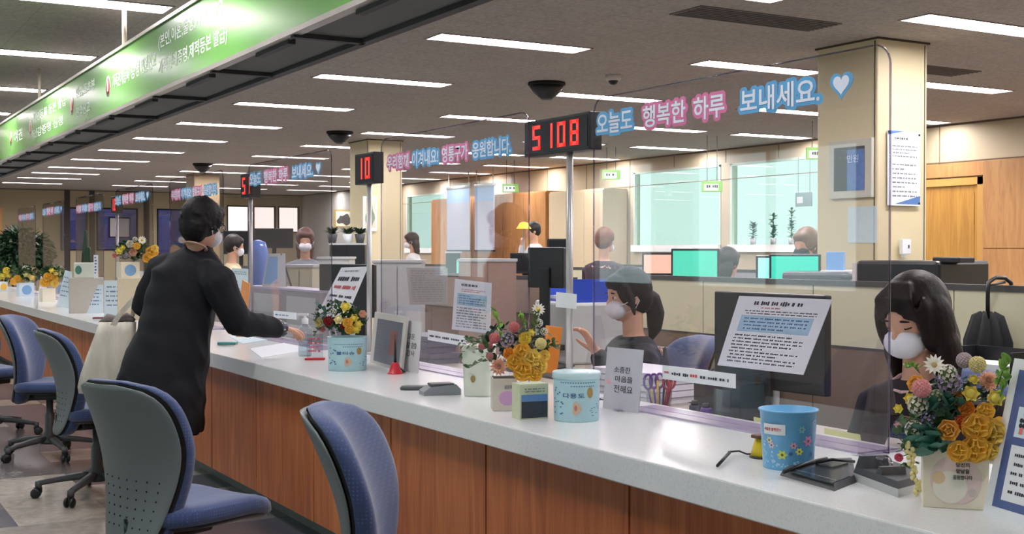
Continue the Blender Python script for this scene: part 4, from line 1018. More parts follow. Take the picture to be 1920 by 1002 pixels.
for k, (kind, col, px, py, rp, dd, c2) in enumerate([
    ('daisy', WHT, 1752, 685, 21, 0, (190, 160, 110)), ('cluster', WHT, 1777, 701, 19, .01, None), ('ball', (206, 188, 192), 1808, 676, 16, .03, None), ('ball', CRM, 1833, 684, 17, 0, None),
    ('rose', YO, 1720, 722, 20, .04, None), ('ball', PK, 1728, 729, 19, -.02, None), ('cluster', LIL, 1781, 718, 24, .02, None), ('mum', PEACH, 1852, 717, 22, .03, None), ('cup', YE1, 1825, 713, 11, .01, None),
    ('cup', (240, 222, 100), 1820, 739, 17, -.02, None), ('cup', (240, 222, 100), 1866, 747, 18, -.02, None), ('rose', OR2, 1795, 752, 20, .02, None), ('cluster', WHT, 1721, 760, 21, 0, None), ('cup', YE1, 1706, 748, 12, .02, None),
    ('cup', YE1, 1685, 767, 10, .02, None), ('cluster', (172, 150, 204), 1741, 787, 16, -.01, None), ('rose', YO, 1779, 807, 24, -.05, None), ('rose', (240, 132, 70), 1803, 792, 16, -.04, None), ('ruffle', OR1, 1846, 772, 19, -.03, None),
    ('ruffle', OR1, 1829, 802, 31, -.05, None), ('ruffle', (255, 222, 120), 1857, 812, 30, -.04, None), ('ruffle', OR1, 1797, 847, 24, -.065, None), ('ruffle', OR1, 1827, 842, 30, -.06, None), ('ruffle', (255, 222, 120), 1855, 846, 20, -.05, None),
    ('ruffle', OR1, 1872, 796, 17, -.02, None), ('cluster', WHT, 1714, 806, 19, -.01, None), ('ruffle', (226, 96, 140), 1686, 858, 9, .0, None), ('cup', (214, 170, 160), 1684, 797, 8, .03, None), ('cluster', (176, 186, 150), 1755, 745, 16, .02, None), ('rose', OR2, 1812, 768, 18, 0, None)]):
    flower(t, o0, cen, kind, col, px, py, rp, D + dd, c2 or (230, 190, 60))
foliage(t, o0, 1785, 765, 75, 55, D + .03, 150, LEAFD, .026, 2, .08, 'dark_foliage'); foliage(t, o0, 1765, 775, 42, 34, D, 60, LEAFT, .03, 3, .03, 'teal_foliage'); foliage(t, o0, 1705, 830, 30, 50, D + .02, 60, LEAF, .016, 4, .03, 'small_foliage')
for k, (a, b2, c2, d2, mm, LL) in enumerate([(1868, 730, 1892, 680, LEAFL, .028), (1870, 770, 1888, 705, LEAFL, .024), (1855, 850, 1880, 828, LEAFL, .022), (1760, 800, 1725, 840, LEAFT, .05), (1770, 815, 1750, 850, LEAFT, .05), (1725, 700, 1700, 690, LEAFL, .018), (1725, 780, 1680, 815, LEAF, .018), (1720, 790, 1690, 845, LEAF, .016), (1745, 770, 1770, 790, LEAFD, .03)]): leafspray(t, o0, a, b2, c2, d2, D - .02, 8, LL, mm, 'leaf_spray', k)
mb = MB().use(mat('cream_bud', (222, 208, 140), .5)); rnd = random.Random(9)
for k in range(26):
    u = k / 25; p = at(1704 + 18 * u + rnd.uniform(-7, 7), 832 + 95 * u, d=D - .03) - o0; mb.ell(p, (.0048, .0048, .006), n=8, m=6)
mb.use(STEM).tube([at(1715, 820, d=D) - o0, at(1712, 870, d=D - .03) - o0, at(1722, 928, d=D - .03) - o0], .0012, 5); mb.build('hanging_buds', None, t)

# mid bouquet
o0 = at(947, 771, Z=ZC); t = thing('flower_box', 'kraft-cream box with lilac sticker holding pink and orange flowers beside the light blue tub', 'flower arrangement', tuple(o0))
Mb = RZ(ANG(947) + .10); bw = 46 * depth(o0) / FPX; gift_box(t, Mb, bw, .09, .115, mat('taupe_card', (200, 192, 180), .6))
Ms = Mb @ T(.008, 0, .055) @ RX(PI / 2); disc_on(t, Ms @ T(0, -.01, 0), .026, mat('sticker_lilac', (190, 150, 192), .6), sx=1.15); fit_text('응원해요', INKG, Ms @ T(.008, .03, 0), .036, .014, t, 'lettering', .01)
D = depth(o0) + .04; cen = at(965, 690, d=D + .08)
for kind, col, px, py, rp, dd in [('ball', (232, 138, 140), 964, 614, 11, 0), ('ball', (232, 138, 140), 927, 634, 11, 0), ('ball', (220, 140, 146), 903, 650, 7, 0), ('ball', (220, 140, 146), 918, 649, 7, .01), ('ball', (214, 150, 150), 918, 668, 8, 0), ('cluster', LIL, 950, 637, 15, .01), ('mum', PEACH, 936, 688, 18, -.03),
    ('ball', CRM, 1014, 645, 12, -.02), ('daisy', WHT, 1009, 581, 14, 0), ('ruffle', YE1, 984, 636, 13, 0), ('cup', YE1, 996, 624, 8, 0), ('ruffle', OR1, 978, 662, 20, -.03), ('ruffle', OR1, 965, 680, 18, -.04), ('ruffle', (255, 222, 120), 995, 674, 20, -.04), ('ruffle', OR1, 980, 697, 22, -.05),
    ('ruffle', (255, 222, 120), 1010, 688, 18, -.04), ('ruffle', OR2, 955, 664, 12, -.02), ('ruffle', OR1, 1002, 704, 15, -.05), ('ruffle', (255, 222, 120), 1020, 668, 12, -.02), ('cluster', WHT, 1010, 606, 9, .01), ('cluster', WHT, 1020, 622, 8, .01)]: flower(t, o0, cen, kind, col, px, py, rp, D + dd)
foliage(t, o0, 960, 650, 62, 40, D + .03, 120, LEAFD, .028, 5, .06, 'dark_foliage'); foliage(t, o0, 1000, 640, 40, 26, D + .02, 60, LEAF, .022, 6, .04, 'green_foliage')
for k, (a, b2, c2, d2, mm) in enumerate([(940, 640, 930, 585, LEAFL), (925, 660, 885, 640, LEAF), (925, 675, 880, 690, LEAF), (1000, 620, 1008, 585, STEM), (1020, 650, 1045, 655, LEAF), (985, 620, 975, 595, LEAFL)]): leafspray(t, o0, a, b2, c2, d2, D, 8, .026, mm, 'leaf_spray', k)

# ------------------------------------------------ tubs
def wrap(me_obj, R_, M, r_taper=0):
    for v in me_obj.data.vertices:
        a = v.co.x / R_; rr_ = R_ + v.co.z + r_taper * v.co.y; v.co = M @ Vector((math.sin(a) * rr_, -math.cos(a) * rr_, v.co.y))
def cyl_text(t, s, m, R_, a0, z, w, h, M, bold=.01, tp=0):
    o, _ = fit_text(s, m, Matrix.Identity(4), w, h, t, 'lettering', bold, .0010)
    for v in o.data.vertices: v.co.x += a0 * R_; v.co.y += z
    wrap(o, R_, M, tp)
def cyl_patch(t, m, R_, a0, z, fn, M, l=.0006, name='printed_spot', tp=0):
    pts = fn; mb = MB(); n = len(pts); mb.add([(0 + a0 * R_, z, l)] + [(x + a0 * R_, y + z, l) for x, y in pts], [(0, i + 1, (i + 1) % n + 1) for i in range(n)]); o = mb.build(name, m, t); wrap(o, R_, M, tp); return o
def blobpts(rx, ry, n=16, lob=0, amp=.3): return [((rx * math.cos(2 * PI * k / n)) * (1 + amp * math.cos(lob * 2 * PI * k / n) if lob else 1), ry * math.sin(2 * PI * k / n) * (1 + amp * math.cos(lob * 2 * PI * k / n) if lob else 1)) for k in range(n)]
TUB = mat('light_blue_tub_plastic', (176, 214, 222), .35)
def tub(px, py, wpx, hpx, label, lid=True, text='다용도', seed=1):
    o0 = at(px, py, Z=ZC); d = depth(o0); R_ = wpx / 2 * d / FPX; h = hpx * d / FPX * .93; o0 = o0 + AW * R_ * .9; o0.z = ZC
    t = thing('storage_tub', label, 'tub', tuple(o0)); M = RZ(ANG(px)); prof = [(R_ * .90, 0), (R_ * .92, .003), (R_ * .955, h * .85)]
    if lid: prof += [(R_ * .955, h * .97)]
    else: prof += [(R_ * .97, h * .97), (R_ * 1.0, h), (R_ * .96, h), (R_ * .93, h * .9), (R_ * .88, .006)]
    MB().lathe(prof, 40, M).build('tub_body', TUB, t)
    if lid: MB().lathe([(R_ * .97, h * .86), (R_ * 1.0, h * .87), (R_ * 1.0, h * .97), (R_ * .97, h * 1.0), (R_ * .90, h * .985), (R_ * .2, h * .985), (.001, h * .985)], 40, M).build('lid', mat('pale_lid', (190, 222, 226), .25), t)
    Rr = R_ * .945
    rnd = random.Random(seed)
    if text: cyl_text(t, text, INKB, Rr, -.12, h * .54, R_ * .9, h * .10, M, .01)
    dd = MB()
    for a, z, n in ((.1, .80, 15), (.3, .73, 10)):
        for k in range(n): x = (k - n / 2) * R_ * .105 + a * R_; dd.box(x, x + R_ * .06, h * z - .0015, h * z + .0015, .0006, .001)
    for k in range(14): x = rnd.uniform(-1.15, -.6) * R_; z = rnd.uniform(.15, .7) * h; dd.box(x, x + R_ * .08, z, z + R_ * .05, .0006, .001)
    for k in range(10): x = rnd.uniform(.5, 1.1) * R_; z = rnd.uniform(.12, .45) * h; dd.box(x, x + R_ * .10, z, z + R_ * .02, .0006, .001)
    o = dd.build('small_print', INKB, t); wrap(o, Rr, M)
    cyl_patch(t, mat('print_tan', (206, 176, 150), .6), Rr, .0, h * .28, blobpts(R_ * .17, h * .13, 20, 3, .15), M, .001)
    cyl_patch(t, mat('print_gold', (170, 140, 80), .6), Rr, .62, h * .60, blobpts(R_ * .14, h * .11, 20), M, .001); cyl_patch(t, mat('print_pinkish', (190, 120, 110), .6), Rr, -.03, h * .29, blobpts(R_ * .06, h * .06, 12), M, .0014)
    return t, M, R_, h
tub(1083, 793, 93, 100, 'round light blue lidded tub beside the grey calligraphy card')
t, M, R_, h = tub(647, 697, 78, 68, 'light blue open tub with mixed bouquet near the hand of the customer', lid=False, text='물티슈', seed=4)
o0 = Vector(t.location); D = depth(o0); cen = at(645, 620, d=D + .05)
for kind, col, px, py, rp, dd in [('rose', RED, 617, 603, 11, -.02), ('cup', CRM, 635, 600, 10, -.03), ('cup', YE1, 648, 577, 11, 0), ('cup', YE1, 664, 597, 9, -.02), ('cup', (240, 222, 100), 671, 609, 9, -.02), ('ruffle', OR1, 651, 606, 11, -.03), ('ruffle', OR1, 655, 618, 11, -.03), ('rose', PEACH, 679, 590, 9, 0), ('rose', (222, 212, 150), 600, 606, 10, 0), ('rose', PK, 606, 618, 7, 0), ('cup', YE1, 668, 619, 8, -.03), ('cluster', WHT, 625, 585, 7, 0), ('rose', RED, 642, 613, 6, -.03)]: flower(t, o0, cen, kind, col, px, py, rp, D + dd)
foliage(t, o0, 640, 603, 50, 25, D, 170, LEAF, .026, 7, .06); foliage(t, o0, 635, 595, 48, 26, D + .02, 90, LEAFD, .026, 8, .06, 'dark_foliage')
leafspray(t, o0, 615, 600, 598, 573, D, 8, .024, LEAFT, 'leaf_spray', 1); leafspray(t, o0, 640, 590, 632, 568, D, 8, .024, LEAF, 'leaf_spray', 2); leafspray(t, o0, 605, 615, 590, 628, D, 8, .02, LEAF, 'leaf_spray', 3)
# photo box
o0 = at(1003, 786, Z=ZC); d = depth(o0); t = thing('photo_box', 'small pale green box with a blue landscape photo between bouquet and light blue tub', 'box', tuple(o0), ANG(1003) + .42); k = d / FPX
box(-.022 * 1 - .033, .05, 0, .07, 0, 66 * k, .0015).build('carton', mat('pale_green_card', (196, 204, 172), .6), t)
MB().box(-.05, .046, -.001, 0, .004, 34 * k).build('landscape_print', mat('photo_dark', (50, 58, 70), .5, var=.5, scale=60), t); MB().box(-.05, .046, -.0015, 0, 33 * k, 46 * k).build('sky_print', mat('photo_sky', (96, 136, 190), .5), t)
print_lines(T(0, -.001, 54 * k) @ RX(PI / 2), .08, .018, 2, INKG, 41, parent=t)
# white calligraphy cards
def card(corn, label, lines, dot=True, m=mat('grey_card', (188, 186, 196), .5), X0=None):
    t, f = sheet4('calligraphy_card', label, 'card', corn, m, .004)
    for k, (s, u0, u1, v0, v1) in enumerate(lines): text_on(f, s, u0, u1, v0, v1, INK, t, -.002)
    if dot: mb = MB().add([f(.12 + .06 * math.cos(a), .56 + .035 * math.sin(a), .001) for a in [2 * PI * q / 16 for q in range(16)]], [list(range(16))]); mb.build('pink_dot', mat('dot_pink', (226, 160, 172), .6), t)
    MB().box(-.02, .03, -.01, .02, .0, .003).build('card_foot', mat('violet_base_strip', (176, 166, 190), .2), t)
    return t
b1 = at(1130, 765, Z=ZC + .002); b2 = at(1197, 775, Z=ZC + .002); d = depth(b1); hgt = 114 * d / FPX
card((b1 + Vector((.02, 0, hgt)), b2 + Vector((.02, 0, hgt)), b2, b1), 'grey card with brush calligraphy and a pink dot right of the light blue tub', [('소중한', .25, .70, .30, .40), ('마음을', .30, .78, .45, .55), ('전해요', .28, .80, .60, .72)])
b1 = at(751, 694, Z=ZC + .002); b2 = at(783, 700, Z=ZC + .002); d = depth(b1); hgt = 93 * d / FPX
card((b1 + Vector((.02, 0, hgt)), b2 + Vector((.02, 0, hgt)), b2, b1), 'small pale card with calligraphy behind the red pen stand', [('고운', .3, .7, .25, .36), ('말씀', .15, .85, .42, .54), ('감사', .3, .75, .58, .70)], False, mat('pale_card', (206, 204, 206), .5))
# desk frame with light rim
b1 = at(693, 680, Z=ZC); b2 = at(752, 698, Z=ZC); d = depth(b1); hg = 95 * d / FPX
t, f = sheet4('picture_frame', 'light framed desk picture standing behind the light blue open tub', 'picture frame', (b1 + Vector((.03, 0, hg)), b2 + Vector((.03, 0, hg)), b2, b1), mat('light_frame', (196, 194, 188), .4), .012)
patch(f, .12, .92, .12, .94, mat('picture_grey_blue', (92, 100, 116), .3, var=.2, scale=40), t, 'picture'); dashes(f, .15, .5, .18, .88, 12, INKG, t, 44, asp=2); patch(f, .58, .8, .3, .75, mat('reflection_rust', (136, 84, 74), .5, var=.4, scale=50), t, 'reflection_patch', .0012)  # rust patch: reflection of a reddish person painted onto the picture
# blue bin
o0 = at(1488, 884, Z=ZC); d = depth(o0); k = d / FPX; R_ = 50 * k; h = 112 * k; o0 = o0 + AW * R_ * .9; o0.z = ZC
t = thing('waste_bin', 'sky blue plastic bin printed with small flowers, with a white label', 'bin', tuple(o0)); M = RZ(ANG(1488)); tp = .055 * .35
MB().lathe([(R_ * .93, 0), (R_ * .95, .004), (R_ * 1.07, h * .97), (R_ * 1.13, h * .975), (R_ * 1.13, h), (R_ * 1.06, h), (R_ * .93, .010), (.001, .008)], 48, M).build('bin_body', mat('sky_blue_plastic', (112, 182, 228), .3), t)
tpr = (R_ * 1.07 - R_ * .95) / (h * .97); Rb = R_ * .951
def star(r_, n=6): return [((r_ if q % 2 == 0 else r_ * .55) * math.cos(PI * q / n), (r_ if q % 2 == 0 else r_ * .55) * math.sin(PI * q / n)) for q in range(2 * n)]
for a, z, r_, c in ((-.22, .27, .0125, (216, 226, 96)), (.42, .33, .010, (210, 220, 110)), (.80, .50, .014, (206, 130, 180)), (.20, .43, .009, (214, 160, 180)), (.50, .70, .010, (90, 170, 180)), (-.75, .50, .010, (210, 210, 180)), (-.65, .42, .009, (232, 190, 210)), (1.15, .80, .008, (170, 180, 220)), (.1, .29, .006, (60, 110, 180)), (1.0, .27, .009, (80, 130, 190))):
    cyl_patch(t, mat('bin_flower_%d_%d_%d' % c, c, .4), Rb, a, h * z, star(r_ * 1.15), M, .0006, 'flower_print', tpr); cyl_patch(t, mat('bin_flower_eye', (110, 90, 60), .4), Rb, a, h * z, blobpts(r_ * .28, r_ * .28, 10), M, .0012, 'flower_print_centre', tpr)
rnd = random.Random(2)
mb = MB()
for q in range(46): x = rnd.uniform(-1.1, .4) * Rb; z = (rnd.uniform(.04, .16) if q < 26 else rnd.uniform(.2, .5)) * h; x = x if q < 26 else rnd.uniform(-1.1, -.35) * Rb; s2 = rnd.uniform(.0015, .003); mb.box(x - s2, x + s2, z - s2, z + s2, .0006, .0009)
o = mb.build('dot_print', mat('bin_pale_dots', (168, 208, 236), .4), t); wrap(o, Rb, M, tpr)
mb = MB()
for q in range(8): x0 = (-1.02 + q * .115) * Rb; mb.box(x0, x0 + .115 * Rb, h * .60, h * .78, .0006, .0012)
o = mb.build('paper_label', WHITE, t); wrap(o, Rb, M, tpr); cyl_text(t, '사용한 볼펜은!!', INKR, Rb, -.62, h * .69, Rb * .72, h * .055, M, .01, tpr)
# bent black pen with cord, yellow stand
o0 = at(1432, 858, Z=ZC); t = thing('pen_stand', 'yellow pen stand with bent black pen lying left of the blue bin', 'pen stand', tuple(o0)); L_ = lambda px, py, z=ZC: at(px, py, Z=z) - o0
MB().lathe([(.040, 0), (.040, .003), (.036, .006)], 24).build('rubber_foot', BLACK, t); MB().lathe([(.036, .006), (.028, .036), (.023, .054)], 24).build('stand_cone', mat('yellow_plastic', (226, 196, 30), .35), t)
MB().box(-.034, .020, -.016, .016, .054, .064, b=.003).build('pen_socket', mat('brown_cap', (96, 66, 44), .5), t)
MB().tube([L_(1432, 852, ZC + .006), L_(1400, 852, ZC + .006), L_(1385, 846, ZC + .012), L_(1366, 848, ZC + .02)], .0028, 6).build('cord', BLACK, t); MB().tube([L_(1368, 849, ZC + .018), L_(1345, 874, ZC + .006)], [.0048, .0042], 8).build('pen', BLACK, t)
# black signature tray with pen
o0 = at(1535, 915, Z=ZC); t = thing('signature_pad', 'flat black signature pad with glasses-like pen lying on it, right of the blue bin', 'signature pad', (o0.x, o0.y, ZC)); L_ = lambda px, py, z=ZC: at(px, py, Z=z) - Vector((o0.x, o0.y, ZC))
def slab(cor, z0, z1, nm, m, t, ins=.0):
    c = sum(cor, Vector()) / len(cor); n = len(cor); vs = [(p.x, p.y, z0) for p in cor] + [(p.x + (c.x - p.x) * ins, p.y + (c.y - p.y) * ins, z1) for p in cor]
    return MB().add(vs, [list(range(n)), list(range(n, 2 * n))[::-1]] + [(i, (i + 1) % n, n + (i + 1) % n, n + i) for i in range(n)]).build(nm, m, t)
cor = [L_(1462, 892), L_(1500, 872), L_(1600, 868), L_(1606, 905), L_(1565, 922)]
slab(cor, 0, .016, 'pad_body', DGREY, t, .08); slab([p * .82 for p in cor], .016, .0185, 'pad_screen', mat('pad_screen_black', (40, 48, 56), .15), t)
MB().tube([L_(1470, 886, ZC + .02), L_(1520, 866, ZC + .024), L_(1550, 860, ZC + .022)], .0045, 8).tube([L_(1530, 868, ZC + .022), L_(1560, 862, ZC + .03), L_(1602, 866, ZC + .02)], .004, 8).build('pen', BLACK, t)
MB().tube([L_(1492, 882, ZC + .017), L_(1568, 902, ZC + .017)], .0018, 6).build('bright_edge', LGREY, t)
# tape dispenser / card reader
o0 = at(1655, 935, Z=ZC); t = thing('tape_dispenser', 'two-tone grey desk tape dispenser beside the near flower box', 'tape dispenser', (o0.x, o0.y, ZC)); L_ = lambda px, py, z=ZC: at(px, py, Z=z) - Vector((o0.x, o0.y, ZC))
cor = [L_(1600, 902), L_(1684, 934), L_(1716, 925), L_(1718, 905), L_(1640, 880)]
slab(cor, 0, .020, 'base', LGREY, t, 0); slab(cor, .020, .036, 'upper_body', DGREY, t, .06)
dv = (cor[1] - cor[0]).normalized(); pv = Vector((-dv.y, dv.x, 0)); Md = Matrix(((dv.x, pv.x, 0, cor[0].x), (dv.y, pv.y, 0, cor[0].y), (0, 0, 1, 0), (0, 0, 0, 1)))
MB().prism([(.0, .03), (.022, .066), (.034, .066), (.040, .030)], -.075, -.004, Md @ Matrix(((1, 0, 0, 0), (0, 0, -1, 0), (0, 1, 0, 0), (0, 0, 0, 1)))).build('cutter_arm', DGREY, t)
MB().prism([(.095, .03), (.112, .055), (.125, .055), (.128, .030)], -.070, -.006, Md @ Matrix(((1, 0, 0, 0), (0, 0, -1, 0), (0, 1, 0, 0), (0, 0, 0, 1)))).build('roll_holder', DGREY, t)
MB().lathe([(.010, -.012), (.026, -.012), (.026, .012), (.010, .012)], 28, Md @ T(.075, .04, .046) @ RX(PI / 2)).build('tape_roll', BOTTLE, t)
# small card terminal pair left of the white planter
for px, py, L, mm, sc in ((812, 742, 'grey card terminal with keypad left of the white planter', MGREY, 1.0),):
    o0 = at(px + 18, py, Z=ZC); t = thing('card_terminal', L, 'card terminal', (o0.x, o0.y, ZC), ANG(px) + .25)
    MB().prism([(0, 0), (.15, 0), (.15, .022), (.13, .042), (.03, .034), (0, .016)], -.04, .045, Matrix(((1, 0, 0, -.075), (0, 0, 1, .04), (0, 1, 0, 0), (0, 0, 0, 1)))).build('terminal_body', mm, t)
    MB().box(-.045, .05, .0, .07, .036, .046, b=.004).build('keypad_hood', DGREY, t)
o0 = at(778, 733, Z=ZC); t = thing('signature_pad', 'dark oval signature pad left of the grey card terminal', 'signature pad', (o0.x, o0.y, ZC), ANG(778))
MB().rings([[(.062 * se(2 * PI * j / 24, 2.6)[0] * s, .045 + .042 * se(2 * PI * j / 24, 2.6)[1] * s, z) for j in range(24)] for s, z in ((.96, 0), (1, .006), (.9, .014), (.6, .015))]).build('pad_body', DGREY, t)
# red pen stand
o0 = at(741, 701, Z=ZC); t = thing('pen_stand', 'red cone pen stand with upright black pen', 'pen stand', (o0.x, o0.y, ZC))
MB().lathe([(.038, 0), (.036, .003), (.030, .008), (.020, .040), (.014, .052)], 24).build('stand_cone', mat('red_plastic', (196, 34, 46), .3), t); MB().tube([(0, 0, .05), (.0, 0, .18)], [.0075, .003], 10).build('pen', BLACK, t)
MB().tube([(.03, 0, .004), (.05, .0, .006), (.055, .02, .006), (.04, .03, .02)], .0035, 6).build('cord', BLACK, t)
# white planter with trailing green
o0 = at(893, 745, Z=ZC); d = depth(o0); k = d / FPX; t = thing('planter', 'square white ceramic planter with trailing leaves left of the pink and orange bouquet', 'planter', (o0.x, o0.y, ZC), ANG(893) - .2)
M0 = MB(); M0.rings([[(28 * k * se(2 * PI * j / 32, 5)[0] * s, .048 + .048 * se(2 * PI * j / 32, 5)[1] * s, z * k) for j in range(32)] for s, z in ((.9, 0), (.94, 4), (1.0, 62), (1.08, 66), (1.10, 96), (1.0, 97), (.9, 88))]); M0.build('planter_body', mat('white_ceramic', (216, 222, 208), .25), t)
disc_on(t, T(-.012, -.0035, 34 * k) @ RX(PI / 2), .014, mat('gold_print', (150, 130, 84), .5), name='printed_leaf', sx=.7)
ot = Vector((o0.x, o0.y, ZC)); t2 = t
mb = MB().use(LEAF); rnd = random.Random(12)
for q in range(70):
    p = Vector((rnd.uniform(-1, 1) * 30 * k, .03 + rnd.uniform(-.06, .04), rnd.uniform(70, 112) * k)); v = Vector((rnd.uniform(-1, 1), rnd.uniform(-1, 0), rnd.uniform(-.8, .8))).normalized(); petal(mb, .02, .007, T(*p) @ v.to_track_quat('X', 'Z').to_matrix().to_4x4(), .1, n=3, seed=q)
mb.build('foliage', None, t)
# orange box and blue stand behind it
b1 = at(1022, 700, Z=ZC); d = depth(b1); k = d / FPX; t = thing('leaflet_holder', 'upright orange box leaning behind the pink and orange bouquet, by the steel pole', 'leaflet box', (b1.x + .02, b1.y, ZC), ANG(1035) + .5)
MB().box(-.028, .045, 0, .035, 0, 88 * k, T(0, 0, .0) @ RY(.14), .002).build('orange_case', mat('orange_card', (226, 140, 56), .5), t)
MB().box(-.052, -.030, .0, .012, 0, 38 * k, RY(.14), .001).build('blue_leaflet', mat('blue_card', (60, 104, 176), .5), t)
# sanitizer bottle, cards
o0 = at(572, 668, Z=ZC); d = depth(o0); k = d / FPX; t = thing('sanitizer_bottle', 'clear pump bottle of hand sanitizer near the hand of the customer', 'bottle', (o0.x, o0.y, ZC), CAMZ)
MB().lathe([(12 * k, 0), (13 * k, .004), (13 * k, 48 * k), (9 * k, 56 * k), (4.5 * k, 60 * k), (4.5 * k, 63 * k)], 24).build('bottle_body', BOTTLE, t); MB().lathe([(11.5 * k, .003), (11.5 * k, 22 * k), (.001, 22 * k)], 20).build('gel', clear('gel_clear', (.80, .86, .88, 1), 1.33), t)
MB().lathe([(5.5 * k, 60 * k), (6.5 * k, 60 * k), (6.5 * k, 70 * k), (2.5 * k, 72 * k), (2.5 * k, 78 * k)], 16).box(-14 * k, 6 * k, -3 * k, 3 * k, 76 * k, 80 * k).build('pump_head', WHITE, t)
b1 = at(568, 672, Z=ZC); t = thing('card_holder', 'small clear card holder with red base left of the light blue open tub', 'card holder', (at(592, 676, Z=ZC).x, at(592, 676, Z=ZC).y, ZC), ANG(590) - .1); k = depth(b1) / FPX
MB().box(-20 * k, 16 * k, -.004, .04, 0, .012, b=.002).build('base', mat('red_plastic', (196, 34, 46), .3), t); MB().box(-17 * k, 13 * k, .012, .015, .012, 48 * k).build('clear_card', BOTTLE, t); print_lines(T(-2 * k, .0115, 28 * k) @ RX(PI / 2), 24 * k, 30 * k, 4, INKR, 46, parent=t)
# papers lying on the counter by the customer's hand
for q, (c4, L, mm) in enumerate([(((468, 655), (560, 640), (590, 655), (490, 672)), 'loose white forms on the counter below the hand of the customer', WHITE), (((430, 632), (500, 622), (530, 634), (455, 646)), 'pale forms on the counter under the forearm of the customer', PAPERB)]):
    cs = [at(a, b2, Z=ZC) for a, b2 in c4]; cc = sum(cs, Vector()) / 4; t = thing('paper_sheet', L, 'paper', (cc.x, cc.y, ZC)); slab([c - cc for c in cs], .0005, .004, 'sheet', mm, t)
o0 = at(428, 648, Z=ZC + .0); t = thing('pen_tray', 'small teal tray on the counter below the elbow of the customer', 'tray', (o0.x, o0.y, ZC), CAMZ); MB().box(-.06, .05, -.03, .04, .0045, .02, b=.003).build('tray', mat('teal_plastic', (50, 130, 130), .4), t)
# orange leaflet box by the face of the customer
o0 = at(455, 607, X=2.5); t = thing('leaflet_holder', 'orange paper hand fan box standing right of the customer chest', 'leaflet box', (o0.x, o0.y, ZC), CAMZ); k = depth(o0) / FPX
MB().prism([(-12 * k, 0), (6 * k, 0), (14 * k, 100 * k), (0, 108 * k)], -.012, .012, Matrix(((1, 0, 0, 0), (0, 0, 1, 0), (0, 1, 0, 0), (0, 0, 0, 1)))).build('orange_case', mat('orange_brown', (214, 146, 90), .5), t)

# ------------------------------------------------ left end of the counter
def cbox(pxl, pxr, pyb, pyt, label, m, cat='box', name='donation_box', dep=.2, turn=0, z=ZC, doc=None):
    pm = (pxl + pxr) / 2; o0 = at(pm, pyb, Z=z); k = depth(o0) / FPX; t = thing(name, label, cat, (o0.x, o0.y, z), ANG(pm) + turn)
    MB().box(-(pxr - pxl) / 2 * k, (pxr - pxl) / 2 * k, 0, dep, 0, (pyb - pyt) * k, b=.003).build('carton', m, t); return t, k
t, k = cbox(131, 193, 588, 522, 'grey-cream case under the cactus planter', mat('greige_case', (190, 184, 172), .6), dep=.34); zt1 = ZC + (588 - 522) * k
t, k = cbox(222, 292, 600, 522, 'cream case under the flower box, behind the bag strap', mat('cream_case', (206, 194, 162), .6), dep=.30); zt2 = ZC + (600 - 522) * k
def leaner(pts, L, seed, rows=5, nm='notice_stand', blue=True):
    bl = at(*pts[3], Z=ZC); br = at(*pts[2], Z=ZC); hgt = (pts[2][1] - pts[1][1]) * depth(bl) / FPX; tl = at(*pts[0], d=depth(bl) + .03); tr = at(*pts[1], d=depth(br) + .03)
    t, f = sheet4(nm, L, 'notice', (tl, tr, br, bl), PAPERB, .004); dashes(f, .1, .9, .12, .75, rows, INKB if blue else INKG, t, seed, th=.35); return t, f
leaner(((166, 534), (193, 534), (193, 588), (152, 588)), 'slanted white notice stand in front of the grey-cream case', 51)
leaner(((195, 526), (233, 526), (236, 594), (195, 594)), 'upright pale notice with small blue lines in front of the cream case', 52)
leaner(((122, 507), (134, 510), (136, 580), (106, 574)), 'slanted notice stand with a glowing reflection left of the grey-cream case', 53)
# red leaflet
o0 = at(190, 598, Z=ZC); t = thing('leaflet', 'small dark red leaflet on the counter before the pale notice', 'leaflet', (o0.x, o0.y, ZC), ANG(190)); box(-.07, .05, 0, .03, .0005, .012, .001).build('sheet', mat('dark_red_card', (130, 40, 44), .5), t)
# cactus planter on the case
o0 = at(163, 523, d=depth(at(162, 588, Z=ZC)) + .12); o0.z = zt1; k = depth(o0) / FPX; t = thing('cactus_pot', 'tall green cactus in a wide white pot on the grey-cream case', 'potted cactus', tuple(o0), ANG(163))
MB().box(-23 * k, 16 * k, -.06, .08, .0, 29 * k, b=.008).build('pot', mat('white_ceramic', (216, 222, 208), .25), t); disc_on(t, T(-15 * k, -.0605, 15 * k) @ RX(PI / 2), .04, LEAFT, name='printed_leaf', sx=.7)
mb = MB()
for x, w2, h0 in ((-2, 5.2, 90), (3.5, 4.2, 58), (-6, 3.4, 48)):
    rg = []
    for z in (24, 30, h0 * .6, h0 * .9, h0 * .98, h0):
        s2 = w2 * k * (1 if z < h0 * .9 else (.75 if z < h0 * .99 else .2)) * (1.0 if z < 60 else .55)
        rg.append([(x * k + s2 * (1 + .18 * math.cos(6 * 2 * PI * j / 36)) * math.cos(2 * PI * j / 36), .01 + s2 * (1 + .18 * math.cos(6 * 2 * PI * j / 36)) * math.sin(2 * PI * j / 36), z * k) for j in range(36)])
    mb.rings(rg)
mb.build('cactus_stem', LEAFD, t)
o0 = at(180, 524, d=depth(o0) - .12); o0.z = zt1; t = thing('name_card', 'narrow white standing card right of the cactus pot', 'card', tuple(o0), ANG(180)); MB().box(-4 * k, 4 * k, 0, .012, 0, 43 * k).build('sheet', WHITE, t); print_lines(T(0, -.0006, 24 * k) @ RX(PI / 2), 5 * k, 34 * k, 6, INKB, 55, parent=t)
